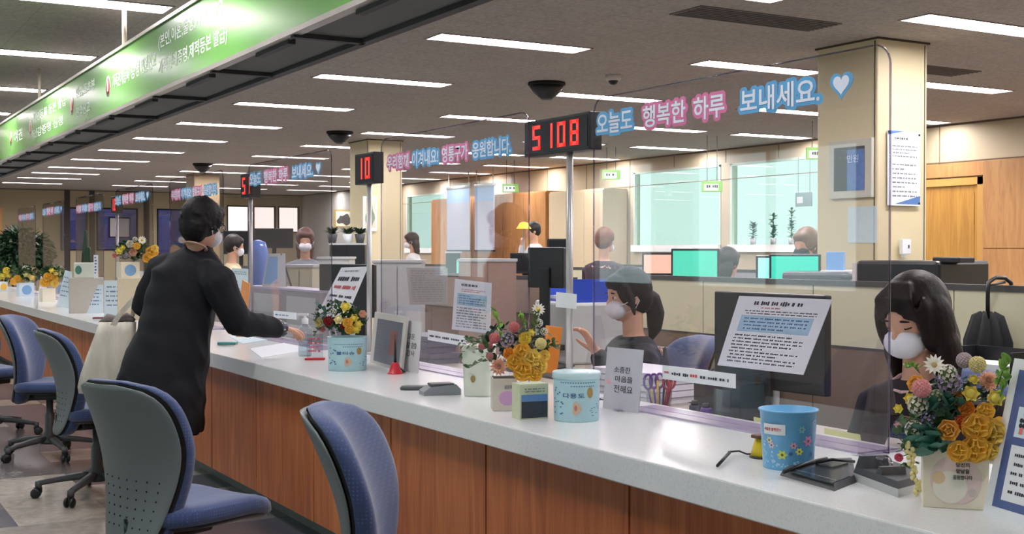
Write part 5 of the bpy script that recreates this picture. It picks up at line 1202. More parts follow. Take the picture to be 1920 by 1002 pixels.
# flower box on the cream case
def small_box(pxl, pxr, pyb, pyt, label, fl, stick, z, dofs=0, bm_=PAPERSH, fol=None):
    pm = (pxl + pxr) / 2; d = depth(at(pm, pyb, Z=z)) if dofs == 0 else dofs; o0 = at(pm, pyb, d=d); o0.z = z; k = d / FPX; t = thing('flower_box', label, 'flower arrangement', tuple(o0)); Mq = RZ(ANG(pm) + .3)
    MB().box(-(pxr - pxl) / 2 * k, (pxr - pxl) / 2 * k, 0, .13, 0, (pyb - pyt) * k, Mq, .002).build('paper_box', bm_, t)
    if stick: disc_on(t, Mq @ T(0, -.001, (pyb - pyt) * .48 * k) @ RX(PI / 2), (pyb - pyt) * .36 * k, stick)
    cen = at(pm, pyt, d=d + .1)
    for kind, col, px, py, rp in fl: flower(t, o0, cen, kind, col, px, py, rp, d + .02 + random.uniform(-.02, .04))
    if fol: foliage(t, o0, fol[0], fol[1], fol[2], fol[3], d + .05, 70, LEAF, fol[4], 9, .08); foliage(t, o0, fol[0], fol[1], fol[2], fol[3], d + .08, 50, LEAFD, fol[4], 10, .08, 'dark_foliage')
    return t
small_box(227, 262, 519, 489, 'cream box with a blue round sticker and orange lilies standing on the cream case', [('rose', PEACH, 249, 474, 9), ('rose', WHT, 244, 459, 9), ('daisy', WHT, 266, 451, 9), ('ruffle', OR1, 256, 462, 8), ('ruffle', OR1, 283, 474, 14), ('ruffle', OR1, 275, 484, 11), ('cup', YE1, 224, 471, 8), ('cup', YE1, 231, 465, 6), ('rose', PK, 216, 480, 6), ('cluster', WHT, 253, 449, 5), ('ruffle', (255, 222, 120), 290, 467, 8), ('cluster', LIL, 236, 480, 5)], mat('sticker_blue', (120, 164, 208), .6), zt2, depth(at(257, 600, Z=ZC)) + .1, fol=(250, 472, 36, 18, .05))
YS = mat('sticker_yellow', (226, 180, 70), .6)
small_box(0, 14, 546, 529, 'white box with a yellow sticker and yellow flowers at the far left edge', [('cup', YE1, 4, 518, 9), ('cup', YE1, 15, 516, 7), ('ruffle', YE1, 12, 508, 7), ('ruffle', OR1, 26, 528, 9)], YS, ZC, 0, PAPERB, (12, 512, 22, 12, .07))
small_box(37, 64, 556, 531, 'white box with a blue sticker and cream flowers left of the orange bouquet', [('cup', CRM, 50, 514, 8), ('daisy', WHT, 48, 505, 8), ('cup', (236, 214, 130), 60, 520, 8), ('ruffle', OR1, 33, 524, 9), ('rose', PEACH, 64, 508, 7)], mat('sticker_blue', (120, 164, 208), .6), ZC, 0, PAPERB, (52, 515, 22, 12, .07))
small_box(80, 104, 566, 541, 'white vase box with a big orange bouquet left of the slanted notice stand', [('ruffle', OR1, 85, 530, 11), ('ruffle', OR1, 97, 524, 12), ('ruffle', OR1, 90, 520, 10), ('cup', YE1, 97, 508, 6), ('cup', (236, 214, 130), 105, 512, 6), ('ruffle', (255, 222, 120), 102, 533, 8)], None, ZC, 0, PAPERSH, (98, 515, 20, 12, .06))
p0 = at(78, 557, Z=ZC); kk = depth(p0) / FPX; t = thing('calligraphy_card', 'tilted pale card between the blue-sticker box and the orange bouquet', 'card', (p0.x, p0.y, ZC), ANG(78)); MB().box(-7 * kk, 7 * kk, 0, .02, 0, 38 * kk, RY(.15)).build('sheet', mat('pale_card', (206, 204, 206), .5), t)
# info stand at the right edge
bl = at(1842, 966, Z=ZC); br = at(1990, 1012, Z=ZC); tl = at(1902, 672, d=depth(bl) + .09); tr = tl + (br - bl)
t, f = sheet4('notice_stand', 'large white-framed blue information stand cut by the right edge', 'notice stand', (tl, tr, br, bl), WHITE, .006)
NB = mat('notice_navy', (78, 96, 146), .5); patch(f, .10, .92, .07, .93, NB, t, 'blue_panel'); patch(f, .2, .84, .30, .49, PAPERB, t, 'printed_panel', .0011); patch(f, .2, .84, .54, .88, WHITE, t, 'printed_panel', .0011); patch(f, .28, .7, .31, .35, mat('notice_teal', (70, 130, 160), .5), t, 'printed_panel', .0016)
dashes(f, .26, .80, .57, .85, 5, INK, t, 61, l=.002, th=.4); text_on(f, '안내', .40, .75, .12, .24, WHITE, t, .02, .0016)
for q in range(4):
    a = q * PI / 2 + .78; u, v = .29 + .03 * math.cos(a), .40 + .022 * math.sin(a); MB().add([f(u + .024 * math.cos(s3), v + .015 * math.sin(s3), .002) for s3 in [2 * PI * w2 / 10 for w2 in range(10)]], [list(range(10))]).build('printed_bow', INK, t)
patch(f, .26, .31, .43, .47, mat('print_salmon', (224, 130, 120), .5), t, 'printed_panel', .002)
MB().tube([(tl + tr) / 2 - (bl + br) / 2 - F * -.004, Vector(((tl + tr) / 2 - (bl + br) / 2).to_tuple()) * .02 + Vector((.10, -.06, 0.006))], .005, 6).build('prop', LGREY, t)
# ============================================================ behind the counter
def monitor(px, py, d, wd, ht, heading, label, zbase, screen=None, rzv=None):
    """screen centre at (px,py); heading = way the screen looks"""
    c = at(px, py, d=d); t = thing('monitor', label, 'monitor', (c.x, c.y, zbase), HD(heading) if rzv is None else rzv); z = c.z - zbase
    MB().box(-.035, .0, -wd / 2, wd / 2, z - ht / 2, z + ht / 2, b=.006).build('screen_housing', BLACK, t)
    MB().box(0, .002, -wd / 2 + .015, wd / 2 - .015, z - ht / 2 + .02, z + ht / 2 - .015).build('screen', mat('screen_%d_%d_%d' % screen, screen, .3, emit=.55) if screen else mat('screen_dark', (30, 32, 38), .2), t)
    MB().box(-.05, -.03, -.03, .03, .01, max(.03, z), b=.004).build('stand', BLACK, t); MB().box(-.12, .08, -.12, .12, 0, .012, b=.004).build('foot', BLACK, t)
    return t
DZ = .72
PANC = mat('partition_cream_fabric', (190, 186, 158), .8, var=.04, scale=60); PANB = mat('partition_brown', (112, 94, 78), .7); PANG = mat('partition_grey', (150, 150, 154), .7); RAIL = mat('partition_rail', (64, 62, 60), .5)
def partition(x0, x1, y0, y1, zt, label, low=.83, m=PANC, post=1.3):
    t = thing('office_partition', label, 'partition', ((x0 + x1) / 2, (y0 + y1) / 2, 0)); a, b2, c, d = x0 - (x0 + x1) / 2, x1 - (x0 + x1) / 2, y0 - (y0 + y1) / 2, y1 - (y0 + y1) / 2
    alongY = (y1 - y0) > (x1 - x0); L = (d - c) if alongY else (b2 - a); n = max(1, round(L / post))
    for k in range(n):
        s = k / n; e = (k + 1) / n
        if alongY: MB().box(a + .004, b2 - .004, c + L * s + .004, c + L * e - .004, low, zt - .03).build('fabric_panel', m, t); MB().box(a + .002, b2 - .002, c + L * s + .004, c + L * e - .004, .08, low - .008).build('lower_panel', PANB, t)
        else: MB().box(a + L * s + .004, a + L * e - .004, c + .004, d - .004, low, zt - .03).build('fabric_panel', m, t); MB().box(a + L * s + .004, a + L * e - .004, c + .002, d - .002, .08, low - .008).build('lower_panel', PANB, t)
    MB().box(a, b2, c, d, zt - .03, zt).box(a, b2, c, d, low - .012, low).box(a, b2, c, d, 0, .08).build('rail', RAIL, t)
    return t
def desk(x0, x1, y0, y1, label, m=mat('desk_laminate', (150, 140, 130), .4), z=DZ):
    t = thing('office_desk', label, 'desk', ((x0 + x1) / 2, (y0 + y1) / 2, 0)); a, c = (x1 - x0) / 2, (y1 - y0) / 2
    box(-a, a, -c, c, z - .03, z, .003).build('desktop', m, t); box(-a + .01, -a + .03, -c, c, 0, z - .03).build('side_panel', LGREY, t); box(a - .03, a - .01, -c, c, 0, z - .03).build('side_panel', LGREY, t); box(-a + .03, a - .03, c - .05, c - .03, .15, z - .03).build('modesty_panel', LGREY, t); return t
# main cream partition behind the two near staff seats
partition(4.90, 4.95, 1.2, 7.0, 1.185, 'long cream partition with dark rail behind the two near staff', post=.97)
partition(5.2, 5.25, 8.0, 11.7, 1.14, 'grey-brown partition left of the steel pole in mid room', m=mat('partition_taupe', (150, 134, 122), .8), post=1.3)
partition(5.2, 5.25, 15.4, 21.0, 1.14, 'far grey partition behind the customer', m=PANG)
desk(4.18, 4.88, 1.3, 2.3, 'brown-topped desk against the cream partition at the far right'); desk(4.18, 4.88, 5.3, 6.9, 'desk against the cream partition behind the masked staff with raised hand')
desk(5.02, 5.75, 2.0, 7.7, 'long desk on the back side of the cream partition')
desk(5.27, 6.0, 8.05, 11.6, 'long desk behind the taupe partition left of the steel pole')
desk(5.27, 6.0, 15.45, 20.9, 'far long desk behind the grey partition')
for k, (x0, y0, n) in enumerate([(7.4, 8.6, 'third'), (6.9, 11.2, 'fourth'), (6.9, 14.6, 'fifth'), (6.9, 18.0, 'sixth'), (8.9, 12.2, 'seventh'), (8.7, 16.4, 'eighth')]):
    desk(x0, x0 + .72, y0, y0 + 1.5, 'office desk in the %s bay behind the counter screens' % n)
    partition(x0 + .74, x0 + .78, y0 - .1, y0 + 1.6, 1.16, 'low partition behind the desk of the %s bay' % n, m=PANC if k % 2 else PANG)
# monitors
monitor(1450, 640, 4.55, .56, .36, 90, 'big black monitor seen from behind, back of the tilted notice', DZ, rzv=HD(86))
monitor(1028, 502, 6.6, .22, .22, 90, 'black monitor seen from behind, left of the steel pole', DZ, rzv=HD(60))
monitor(655, 545, 7.9, .44, .34, 90, 'black monitor behind the tilted notice over the mixed bouquet', DZ, rzv=HD(60))
for px, py, d, w_, h_, hd_, scr, L in [
    (1303, 497, 9.0, .36, .24, 230, (70, 190, 160), 'monitor with glowing green screen right of the raised ponytail'),
    (1490, 510, 8.2, .34, .24, 230, (40, 190, 160), 'monitor with bright teal screen below the person in dark clothes'),
    (1440, 506, 8.6, .17, .2, 225, (150, 226, 220), 'monitor with pale cyan screen left of the bright teal screen'),
    (1235, 496, 9.4, .26, .18, 225, (220, 170, 150), 'monitor with salmon screen beside the green one'),
    (905, 504, 13.2, .40, .22, 215, None, 'dark far monitor beneath the grey roll screens'),
    (874, 504, 12.0, .22, .2, 215, (96, 190, 170), 'small far monitor with teal screen above the upright notice'),
    (452, 345 + 110, 12.5, .36, .24, 200, None, 'dark far monitor by the person in cream top'), (514, 447, 13.5, .42, .22, 200, None, 'dark far monitor right of the blue cooler'),
    (985, 494, 11.8, .3, .2, 215, None, 'dark far monitor in front of the person in white shirt'), (1045, 462, 13.0, .22, .16, 215, None, 'dark far monitor right of the person in white shirt')]:
    zb = DZ; XQ = 5.42 if px > 1200 else 5.62; c = at(px, py, X=XQ); w_ *= depth(c) / d; h_ *= depth(c) / d; d = depth(c)
    t = monitor(px, py, d, w_, h_, hd_, L, DZ, scr)
# pc tower and cable clutter below the near monitor
o0 = at(1400, 790, X=3.0); t = thing('computer_case', 'black computer case on the staff desk under the tilted notice', 'computer', (3.02, at(1400, 740, X=3.0).y + .14, DZ), 0)
MB().box(-.06, .06, -.15, .12, 0, .14, b=.004).build('case', BLACK, t); MB().box(-.064, -.06, -.10, -.02, .03, .11).build('front_panel', DGREY, t)
# staff chairs: copies of the task chair for the two near staff
copy_tree(ch, at(1192, 556, d=5.9).xy.to_3d() + Vector((.12, 0, 0)), HD(282), 'blue chair carrying the masked staff with raised hand', group='staff chairs behind the screens')
p = at(1745, 600, d=4.1); copy_tree(ch, Vector((p.x + .12, p.y + .12, 0)), HD(252), 'blue chair carrying the person with bobbed hair', group='staff chairs behind the screens')
# grey privacy cabinet with desk calendar, behind the far screen
ya, yb = at(604, 560, X=2.9).y, at(470, 560, X=2.9).y; yc = (ya + yb) / 2
t = thing('side_cabinet', 'low grey cabinet with violet top edge behind the screen at the hand of the customer', 'cabinet', (2.95, yc, DZ)); MB().box(-.07, .12, ya - yc, yb - yc, 0, .355, b=.003).build('cabinet_body', mat('grey_laminate', (146, 146, 152), .5), t); MB().box(-.075, .125, ya - yc, yb - yc, .355, .37).build('top_edge', mat('violet_grey', (172, 168, 190), .4), t)
for k in range(2): MB().box(-.076, -.07, ya - yc + .05 + k * .7, ya - yc + .6 + k * .7, .05, .32).build('door_panel', LGREY, t)
zcab = DZ + .37
o0 = at(517, 553, X=2.95); t = thing('desk_calendar', 'black A-frame desk calendar with blue picture page on the low grey cabinet', 'calendar', (o0.x, o0.y, zcab), CAMZ + .25); k = depth(o0) / FPX
MB().add([(-26 * k, -.04, 0), (18 * k, -.04, 0), (18 * k, .0, 62 * k), (-14 * k, 0, 62 * k), (-26 * k, -.036, 0), (18 * k, -.036, 0), (18 * k, .004, 62 * k), (-14 * k, .004, 62 * k)], [(0, 1, 2, 3), (4, 7, 6, 5), (0, 4, 5, 1), (1, 5, 6, 2), (2, 6, 7, 3), (3, 7, 4, 0)]).build('front_board', LGREY, t)
MB().add([(-22 * k, -.0405, 6 * k), (2 * k, -.0405, 6 * k), (4 * k, -.006, 56 * k), (-13 * k, -.006, 56 * k)], [(0, 1, 2, 3)]).build('picture_page', mat('calendar_blue', (120, 160, 200), .5), t)
MB().box(18 * k, 20 * k, -.04, .05, 0, .004).tube([(10 * k, 0, 62 * k), (30 * k, .05, 0)], .006, 6).build('rear_leg', DGREY, t)
# hand tools and stamps seen through the near screen
o0 = at(1236, 772, X=2.86); o0.z = DZ; t = thing('pen_cup', 'clear cup crowded with purple and red scissors and pens behind the near screen', 'pen cup', (2.86, at(1236, 760, X=2.86).y, DZ)); k = depth(Vector(t.location)) / FPX
MB().lathe([(.045, 0), (.05, .09)], 20, cap=False).build('cup', BOTTLE, t)
for q, (x, c, kind) in enumerate([(-22, (92, 50, 140), 's'), (-10, (120, 70, 160), 's'), (2, (92, 50, 140), 's'), (14, (190, 40, 60), 's'), (22, (190, 40, 60), 's'), (-16, (220, 200, 60), 'p'), (8, (30, 30, 40), 'p'), (18, (200, 60, 60), 'p'), (26, (222, 216, 206), 'p'), (-4, (230, 190, 40), 'p')]):
    mm = mat('tool_%d_%d_%d' % c, c, .4); off = RT * (x * k) + AW * (.02 * (q % 3 - 1))
    if kind == 's':
        mb = MB(); cc = off + Vector((0, 0, .125)); mb.tube([cc + RT * (.016 * math.cos(a)) + Vector((0, 0, .028 * math.sin(a))) for a in [2 * PI * w2 / 14 for w2 in range(15)]], .005, 6); mb.tube([cc - Vector((0, 0, .028)), off * .5 + Vector((0, 0, .004))], .004, 5); mb.build('scissor_handle', mm, t)
    else: MB().tube([off * .6 + Vector((0, 0, .004)), off * 1.1 + Vector((0, 0, .13))], .0045, 6).build('pen', mm, t)
for q, (px, c, L) in enumerate([(1303, (28, 30, 70), 'black-blue ink stamp pad bottle right of the scissor cup'), (1332, (76, 40, 140), 'purple ink stamp beside the dark blue one')]):
    y = at(px, 780, X=2.90).y; t = thing('ink_stamp', L, 'stamp', (2.90 - .02 * q, y, DZ)); MB().lathe([(.020, 0), (.022, .004), (.022, .045), (.018, .05)], 20).build('stamp_body', mat('ink_%d' % q, c, .35), t); MB().lathe([(.014, .05), (.016, .056), (.012, .066)], 16).build('cap', BLACK, t)
# paper stacks / trays
def pile(px, py, X, w2, l2, h2, label, m=WHITE, z=DZ, rz=.1):
    y = at(px, py, X=X).y; t = thing('paper_stack', label, 'papers', (X, y, z), rz); rnd = random.Random(int(px)); mb = MB(); n = 5
    for k in range(n): a = rnd.uniform(-.01, .01); mb.box(-w2 / 2 + a, w2 / 2 + a, -l2 / 2 - a, l2 / 2 - a, h2 * k / n, h2 * (k + .85) / n)
    mb.build('sheets', m, t)
pile(1215, 665, 3.12, .30, .42, .13, 'stack of white documents in front of the masked staff with raised hand', mat('document_white', (216, 214, 222), .7)); pile(1400, 800, 2.86, .12, .20, .012, 'loose white papers behind the near screen by the yellow pen stand')
pile(1560, 820, 2.84, .10, .26, .015, 'pale green memo pads behind the blue bin', mat('memo_green', (206, 210, 140), .7)); pile(800, 600, 3.05, .2, .34, .16, 'dark stack of folders behind the second screen', mat('folder_dark', (70, 70, 92), .5)); pile(560, 590, 2.85, .1, .2, .02, 'papers behind the screen by the sanitizer bottle')
# yellow-green memo sheet standing behind the bin
t, f = sheet4('memo_sheet', 'pale green memo standing behind the lower right of the blue bin', 'memo', (aX(1545, 803, 2.78), aX(1612, 815, 2.78), aX(1618, 850, 2.76), aX(1548, 838, 2.76)), mat('memo_green', (206, 210, 140), .7))
t, f = sheet4('memo_sheet', 'pale green memo standing left of the blue bin', 'memo', (aX(1413, 782, 2.78), aX(1434, 786, 2.78), aX(1434, 815, 2.76), aX(1415, 812, 2.76)), mat('memo_green', (206, 210, 140), .7))
# blue tray and grey printer left of the raised hand
y = at(1100, 560, X=3.88).y; t = thing('printer', 'light grey printer behind the steel pole', 'printer', (3.88, y, DZ), HD(280)); MB().box(-.22, .22, -.26, .24, 0, .34, b=.015).build('printer_body', LGREY, t); MB().box(.2, .26, -.2, .2, .08, .11).build('paper_tray', DGREY, t)
t = thing('letter_tray', 'bright blue document tray on the light grey printer', 'letter tray', (3.88, y, DZ + .34), HD(280)); MB().box(-.15, .18, -.22, .18, 0, .01).box(-.15, -.14, -.22, .18, .01, .10).box(-.15, .18, -.22, -.21, .01, .10).box(-.15, .18, .17, .18, .01, .13).build('tray', mat('royal_blue', (38, 70, 176), .4), t); MB().box(-.12, .15, -.19, .15, .011, .03).build('papers', WHITE, t)
desk(3.36, 4.16, y - .5, y + .6, 'desk carrying the light grey printer behind the steel pole')
# printer and boxes on the cream partition side, under the person in dark clothes
c = at(1540, 540, d=7.45); t = thing('printer', 'dark and white desktop printer below the right bright window', 'printer', (c.x, c.y, DZ), HD(235)); MB().box(-.2, .2, -.2, .2, 0, c.z - DZ + .10, b=.02).build('printer_body', DGREY, t); MB().box(.2, .215, -.14, .14, .2, .235).box(.2, .23, -.14, .14, .27, .30).build('paper_slot', WHITE, t)
MB().box(-.14, .16, .02, .22, c.z - DZ + .02, c.z - DZ + .11, b=.01).build('white_cover', LGREY, t)
c2 = at(1582, 522, d=7.45); t = thing('tissue_box', 'upright light blue carton on the printer below the right bright window', 'carton', (c.x + .02, c.y - .1, c.z + .10), HD(235)); MB().box(-.04, .04, -.05, .05, 0, .12, b=.003).build('carton', mat('carton_blue', (110, 160, 210), .5), t)
# copier on the right
c = at(1700, 505, X=5.38); t = thing('copier', 'black office printer on the long desk in front of the big pillar', 'printer', (5.38, c.y - .10, DZ), HD(262)); hz = c.z - DZ
MB().box(-.24, .24, -.24, .24, 0, hz - .10, b=.01).build('printer_body', LGREY, t); MB().box(-.25, .25, -.25, .27, hz - .10, hz + .05, b=.02).build('scanner_lid', BLACK, t); MB().box(-.16, .16, -.42, -.25, hz - .06, hz - .03, b=.01).build('output_tray', DGREY, t); MB().box(.05, .2, .2, .36, hz + .04, hz + .07, b=.006).build('control_panel', BLACK, t)
c = at(1872, 690, X=4.5); t = thing('desk_organizer', 'black desk organizer on the desk below the hanging umbrella', 'organizer', (4.5, c.y, DZ)); MB().box(-.12, .12, -.16, .22, 0, .02).box(-.12, .12, -.16, -.15, .02, .2).box(-.12, .12, .21, .22, .02, .2).box(.11, .12, -.15, .21, .02, .2).box(-.12, .12, -.15, .21, .10, .11).build('tray_frame', BLACK, t); MB().box(-.09, .09, -.12, .18, .112, .14).build('papers', WHITE, t)
# pinkish board behind screen
t, f = sheet4('display_board', 'pinkish grey board on the partition left of the copier', 'board', (at(1598, 494, d=6.9), at(1662, 494, d=6.7), at(1662, 528, d=6.7), at(1598, 528, d=6.9)), mat('pinkish_grey', (176, 160, 160), .6), .02)
for s_ in (-.12, .12): MB().tube([(0, s_, 0), (0, s_, DZ - t.location.z)], .008, 6).build('stand_rod', LGREY, t)
# umbrella hooked on the partition
ux = 4.80; c = at(1852, 600, X=ux); t = thing('umbrella', 'folded black umbrella hooked by its handle over the cream partition', 'umbrella', (ux, c.y, .70)); z = lambda py: at(1852, py, X=ux).z - .70; k = depth(c) / FPX
MB().tube([(0, -12 * k, z(540)), (0, -13 * k, z(527)), (.04, -8 * k, z(520)), (.10, -3 * k, z(521)), (.12, 0, z(530)), (.0, 0, z(536)), (0, 0, z(560)), (0, 0, z(610))][4:], .006, 8).build('shaft', BLACK, t)
MB().tube([(0, 0, z(600)), (0, 0, z(545)), (.005, 0, z(530)), (.05, 0, z(521)), (.12, 0, z(522)), (.165, 0, z(532)), (.165, 0, z(545))], .010, 10).build('handle', BLACK, t)
rg = []
for q, (py, R_) in enumerate(((598, 14), (606, 30), (640, 46), (675, 46), (720, 34), (760, 10))): rg.append([(.45 * R_ * k * (1 + (.22 if j % 4 < 2 else -.18)) * math.cos(2 * PI * j / 32) * 1.0, R_ * k * (1 + (.16 if j % 4 < 2 else -.14)) * math.sin(2 * PI * j / 32), z(py) + (.035 if (j % 4 < 2 and q < 2) else 0)) for j in range(32)])
MB().rings(rg).build('canopy', MATTEB, t); 
# ------------------------------------------------ right wall: cabinets, door, fixtures
def cabinet(y0, y1, z1, label, n=2, m=WOOD_CAB, split=1.35, dep=.45, handles=True, x1=XW - .02, group=None):
    t = thing('wall_cabinet', label, 'cabinet', (x1 - dep, (y0 + y1) / 2, 0), group=group); c = (y1 - y0) / 2; box(.02, dep, -c, c, 0, z1, .002).build('cabinet_body', m, t); L = 2 * c / n
    for k in range(n):
        for z0, z2 in ((.08, split - .004), (split + .004, z1 - .01)):
            if z2 - z0 < .1: continue
            dr = box(0, .02, -c + k * L + .004, -c + (k + 1) * L - .004, z0, z2, .002).build('door', m, t)
            if handles:
                yh = -c + (k + 1) * L - .05 if k % 2 == 0 else -c + k * L + .05; zh = split - .22 if z0 < .5 else split + .08
                MB().tube([(0, yh, zh), (-.03, yh, zh + .01), (-.03, yh, zh + .15), (0, yh, zh + .16)], .006, 6).build('handle', CHROME, dr)
    return t
cabinet(7.35, 8.72, 2.31, 'tall wooden cabinet with steel handles right of the yellow oak door', 2, x1=XW - .01, dep=.12, split=1.37)
cabinet(5.6, 7.34, 2.31, 'wooden cabinet block at the right edge beyond the steel handles', 2, mat('cabinet_end', (186, 140, 84), .5), handles=False, dep=.14, x1=XW - .01)
t = thing('wood_panelling', 'wood panelling strip above the yellow oak door', 'panelling', (XW - .06, 9.3, 2.10)); box(0, .05, -.57, .57, .06, .21).build('panel', WOOD_CAB, t)
t = thing('door_1', None, None, (XW - .06, 9.28, 0), kind='structure'); MB().box(-.03, .05, -.54, -.46, 0, 2.14).box(-.03, .05, .46, .54, 0, 2.14).box(-.03, .05, -.54, .54, 2.06, 2.14).build('door_frame', mat('door_frame_oak', (190, 144, 76), .4), t)
MB().box(.0, .04, -.46, .46, 0, 2.06).build('door_leaf', WOOD_DOOR, t); MB().box(-.006, 0, -.40, .40, .12, 1.0).box(-.006, 0, -.40, .40, 1.10, 1.98).build('door_panel', WOOD_DOOR, t); MB().tube([(0, -.38, 1.0), (-.05, -.38, 1.0), (-.05, -.28, 1.0)], .01, 8).build('door_handle', CHROME, t)
cabinet(17.0, 21.2, 2.33, 'row of tall brown cabinets behind the far person in white shirt', 6, wood('cabinet_mid_brown', [(150, 100, 54), (176, 124, 72), (190, 140, 86)], (4, 4, .6), .45), handles=False, split=2.31)
cabinet(15.35, 16.9, 2.30, 'cream full-height lockers left of the middle bright window', 3, mat('locker_cream', (200, 182, 150), .5), handles=False, split=2.28)
for a, b2, L, mm in ((838, 880, 'grey hanging screen left of the brown cabinets', 1), (890, 926, 'grey hanging screen with faint slanted lines in front of the brown cabinets', 2)):
    y1, y0 = at(a, 400, X=10.2).y, at(b2, 400, X=10.2).y; t = thing('roller_screen', L, 'roller screen', (10.2, (y0 + y1) / 2, 1.36)); h2 = (y1 - y0) / 2
    MB().box(0, .012, -h2, h2, 0, 1.10).build('fabric', mat('roller_grey', (164, 164, 176), .6), t); MB().box(-.01, .03, -h2, h2, -.03, 0).build('bottom_bar', MATTEB, t); MB().tube([(.01, -h2, 1.12), (.01, h2, 1.12)], .03, 10).tube([(.01, -h2 + .05, 1.12), (.01, -h2 + .05, CH - 1.36)], .008, 6).tube([(.01, h2 - .05, 1.12), (.01, h2 - .05, CH - 1.36)], .008, 6).build('roller', LGREY, t)
    MB().box(-.001, .0, -h2, h2, .85, 1.08).build('blue_band', mat('roller_blue', (140, 170, 206), .5), t)
# pillar fittings
t, f = sheet4('notice_board', 'white notice with blue corners hung on the big cream pillar', 'notice', (at(1665, 244, Y=5.70), at(1726, 249, Y=5.70), at(1725, 387, Y=5.70), at(1665, 385, Y=5.70)), WHITE, .008)
dashes(f, .2, .6, .08, .12, 1, INK, t, 71, th=.9); dashes(f, .12, .9, .18, .36, 4, INKG, t, 72, th=.5); dashes(f, .12, .9, .42, .9, 8, INKG, t, 73, th=.4)
for u, v in ((.02, .02), (.95, .03), (.96, .96)): patch(f, u - .02, u + .04, v - .01, v + .02, MATTEB, t, 'corner_pin', .001)
MB().add([f(0, .0, .0008), f(0, .06, .0008), f(.5, 0, .0008)], [(0, 1, 2)]).add([f(1, .86, .0008), f(.2, .98, .0008), f(1, .98, .0008)], [(0, 1, 2)]).build('blue_corner', mat('corner_blue', (80, 120, 176), .5), t)
c = at(1694, 463, Y=5.70); t = thing('wall_switch', 'white wall control box low on the big cream pillar', 'switch', (c.x, c.y, c.z)); MB().box(-.04, .04, -.03, .0, -.05, .05, b=.004).box(-.02, .0, -.02, 0, -.07, -.05).build('housing', WHITE, t); MB().box(.01, .022, -.033, -.03, -.01, .012).build('button', DGREY, t)
y1, y0 = at(1560, 300, X=6.1).y, at(1640, 300, X=6.1).y; zt, zb = at(1600, 262, X=6.1).z, at(1600, 372, X=6.1).z; t = thing('notice_case', 'framed wall case with blue poster on the shaded side of the big cream pillar', 'notice case', (6.1, (y0 + y1) / 2, zb)); h2 = (y1 - y0) / 2; hv = zt - zb
MB().box(-.03, -.001, -h2, h2, 0, hv, b=.003).build('case_body', mat('case_frame', (190, 188, 172), .5), t); MB().box(-.032, -.03, -h2 + .06, h2 - .05, .05, hv - .05).build('case_window', mat('case_dark', (58, 52, 54), .3), t)
MB().box(-.034, -.032, -h2 + .06, .02, .05, hv - .07).build('blue_poster', mat('poster_blue', (84, 118, 172), .5, var=.3, scale=30), t); fit_text('민원', mat('poster_letter', (190, 210, 236), .5), Matrix(((0, 0, -1, -.034), (-1, 0, 0, -h2 + .16), (0, 1, 0, hv - .13), (0, 0, 0, 1))), .10, .05, t)
y1, y0 = at(1590, 400, X=6.1).y, at(1645, 400, X=6.1).y; zt, zb = at(1600, 388, X=6.1).z, at(1600, 456, X=6.1).z; t = thing('notice_sheet', 'pale blue sheet taped under the framed case on the big pillar', 'paper', (6.1, (y0 + y1) / 2, zb)); MB().box(-.004, -.001, -(y1 - y0) / 2, (y1 - y0) / 2, 0, zt - zb).build('sheet', mat('pale_blue_paper', (190, 206, 206), .6), t)
# pillar two: scroll picture and number panel; far framed pictures
def picture(px0, px1, py0, py1, label, X=None, Y=None, rim=WHITE, inner=mat('picture_grey', (120, 130, 120), .6, var=.5, scale=6), nm='framed_picture', m=.12):
    kw = dict(X=X) if X else dict(Y=Y); t, f = sheet4(nm, label, 'picture', (at(px0, py0, **kw), at(px1, py0 + 1, **kw), at(px1, py1 + 1, **kw), at(px0, py1, **kw)), rim, .02); patch(f, m, 1 - m, m * .8, 1 - m * .8, mat('picture_mount', (206, 202, 180), .6), t, 'mount', .001)
    MB().add([f(.5 + .32 * math.cos(a) * (1 + .2 * math.sin(3 * a)), .55 + .28 * math.sin(a) * (1 + .25 * math.cos(5 * a)), .002) for a in [2 * PI * q / 30 for q in range(30)]], [list(range(30))]).build('painting', inner, t); return t
picture(681, 707, 368, 433, 'tall white-framed ink painting on the mid pillar', Y=14.13, inner=mat('ink_landscape', (120, 138, 120), .6, var=.6, scale=7))
picture(625, 669, 393, 427, 'wide framed ink painting on the end wall left of the mid pillar', Y=YE - .03, rim=mat('gold_frame', (150, 130, 80), .5), inner=mat('ink_dark', (60, 60, 58), .6, var=.5, scale=6)) if False else picture(625, 669, 393, 427, 'wide framed ink painting on the grey wall left of the mid pillar', X=XW - .03, rim=mat('gold_frame', (150, 130, 80), .5), inner=mat('ink_dark', (60, 60, 58), .6, var=.5, scale=6))
t, f = sheet4('whiteboard', 'dark-framed whiteboard on the end wall above the far bouquet', 'whiteboard', (at(204, 407, Y=YE - .05), at(244, 408, Y=YE - .05), at(244, 447, Y=YE - .05), at(204, 446, Y=YE - .05)), MATTEB, .03); patch(f, .06, .96, .06, .94, mat('board_face', (176, 172, 176), .4), t, 'board_face')
t, f = sheet4('notice_board', 'narrow orange-brown door-like panel at the far left edge of the end wall', 'panel', (at(-20, 390, Y=YE - .05), at(4, 390, Y=YE - .05), at(4, 446, Y=YE - .05), at(-20, 446, Y=YE - .05)), mat('orange_wood', (206, 150, 84), .5), .03)
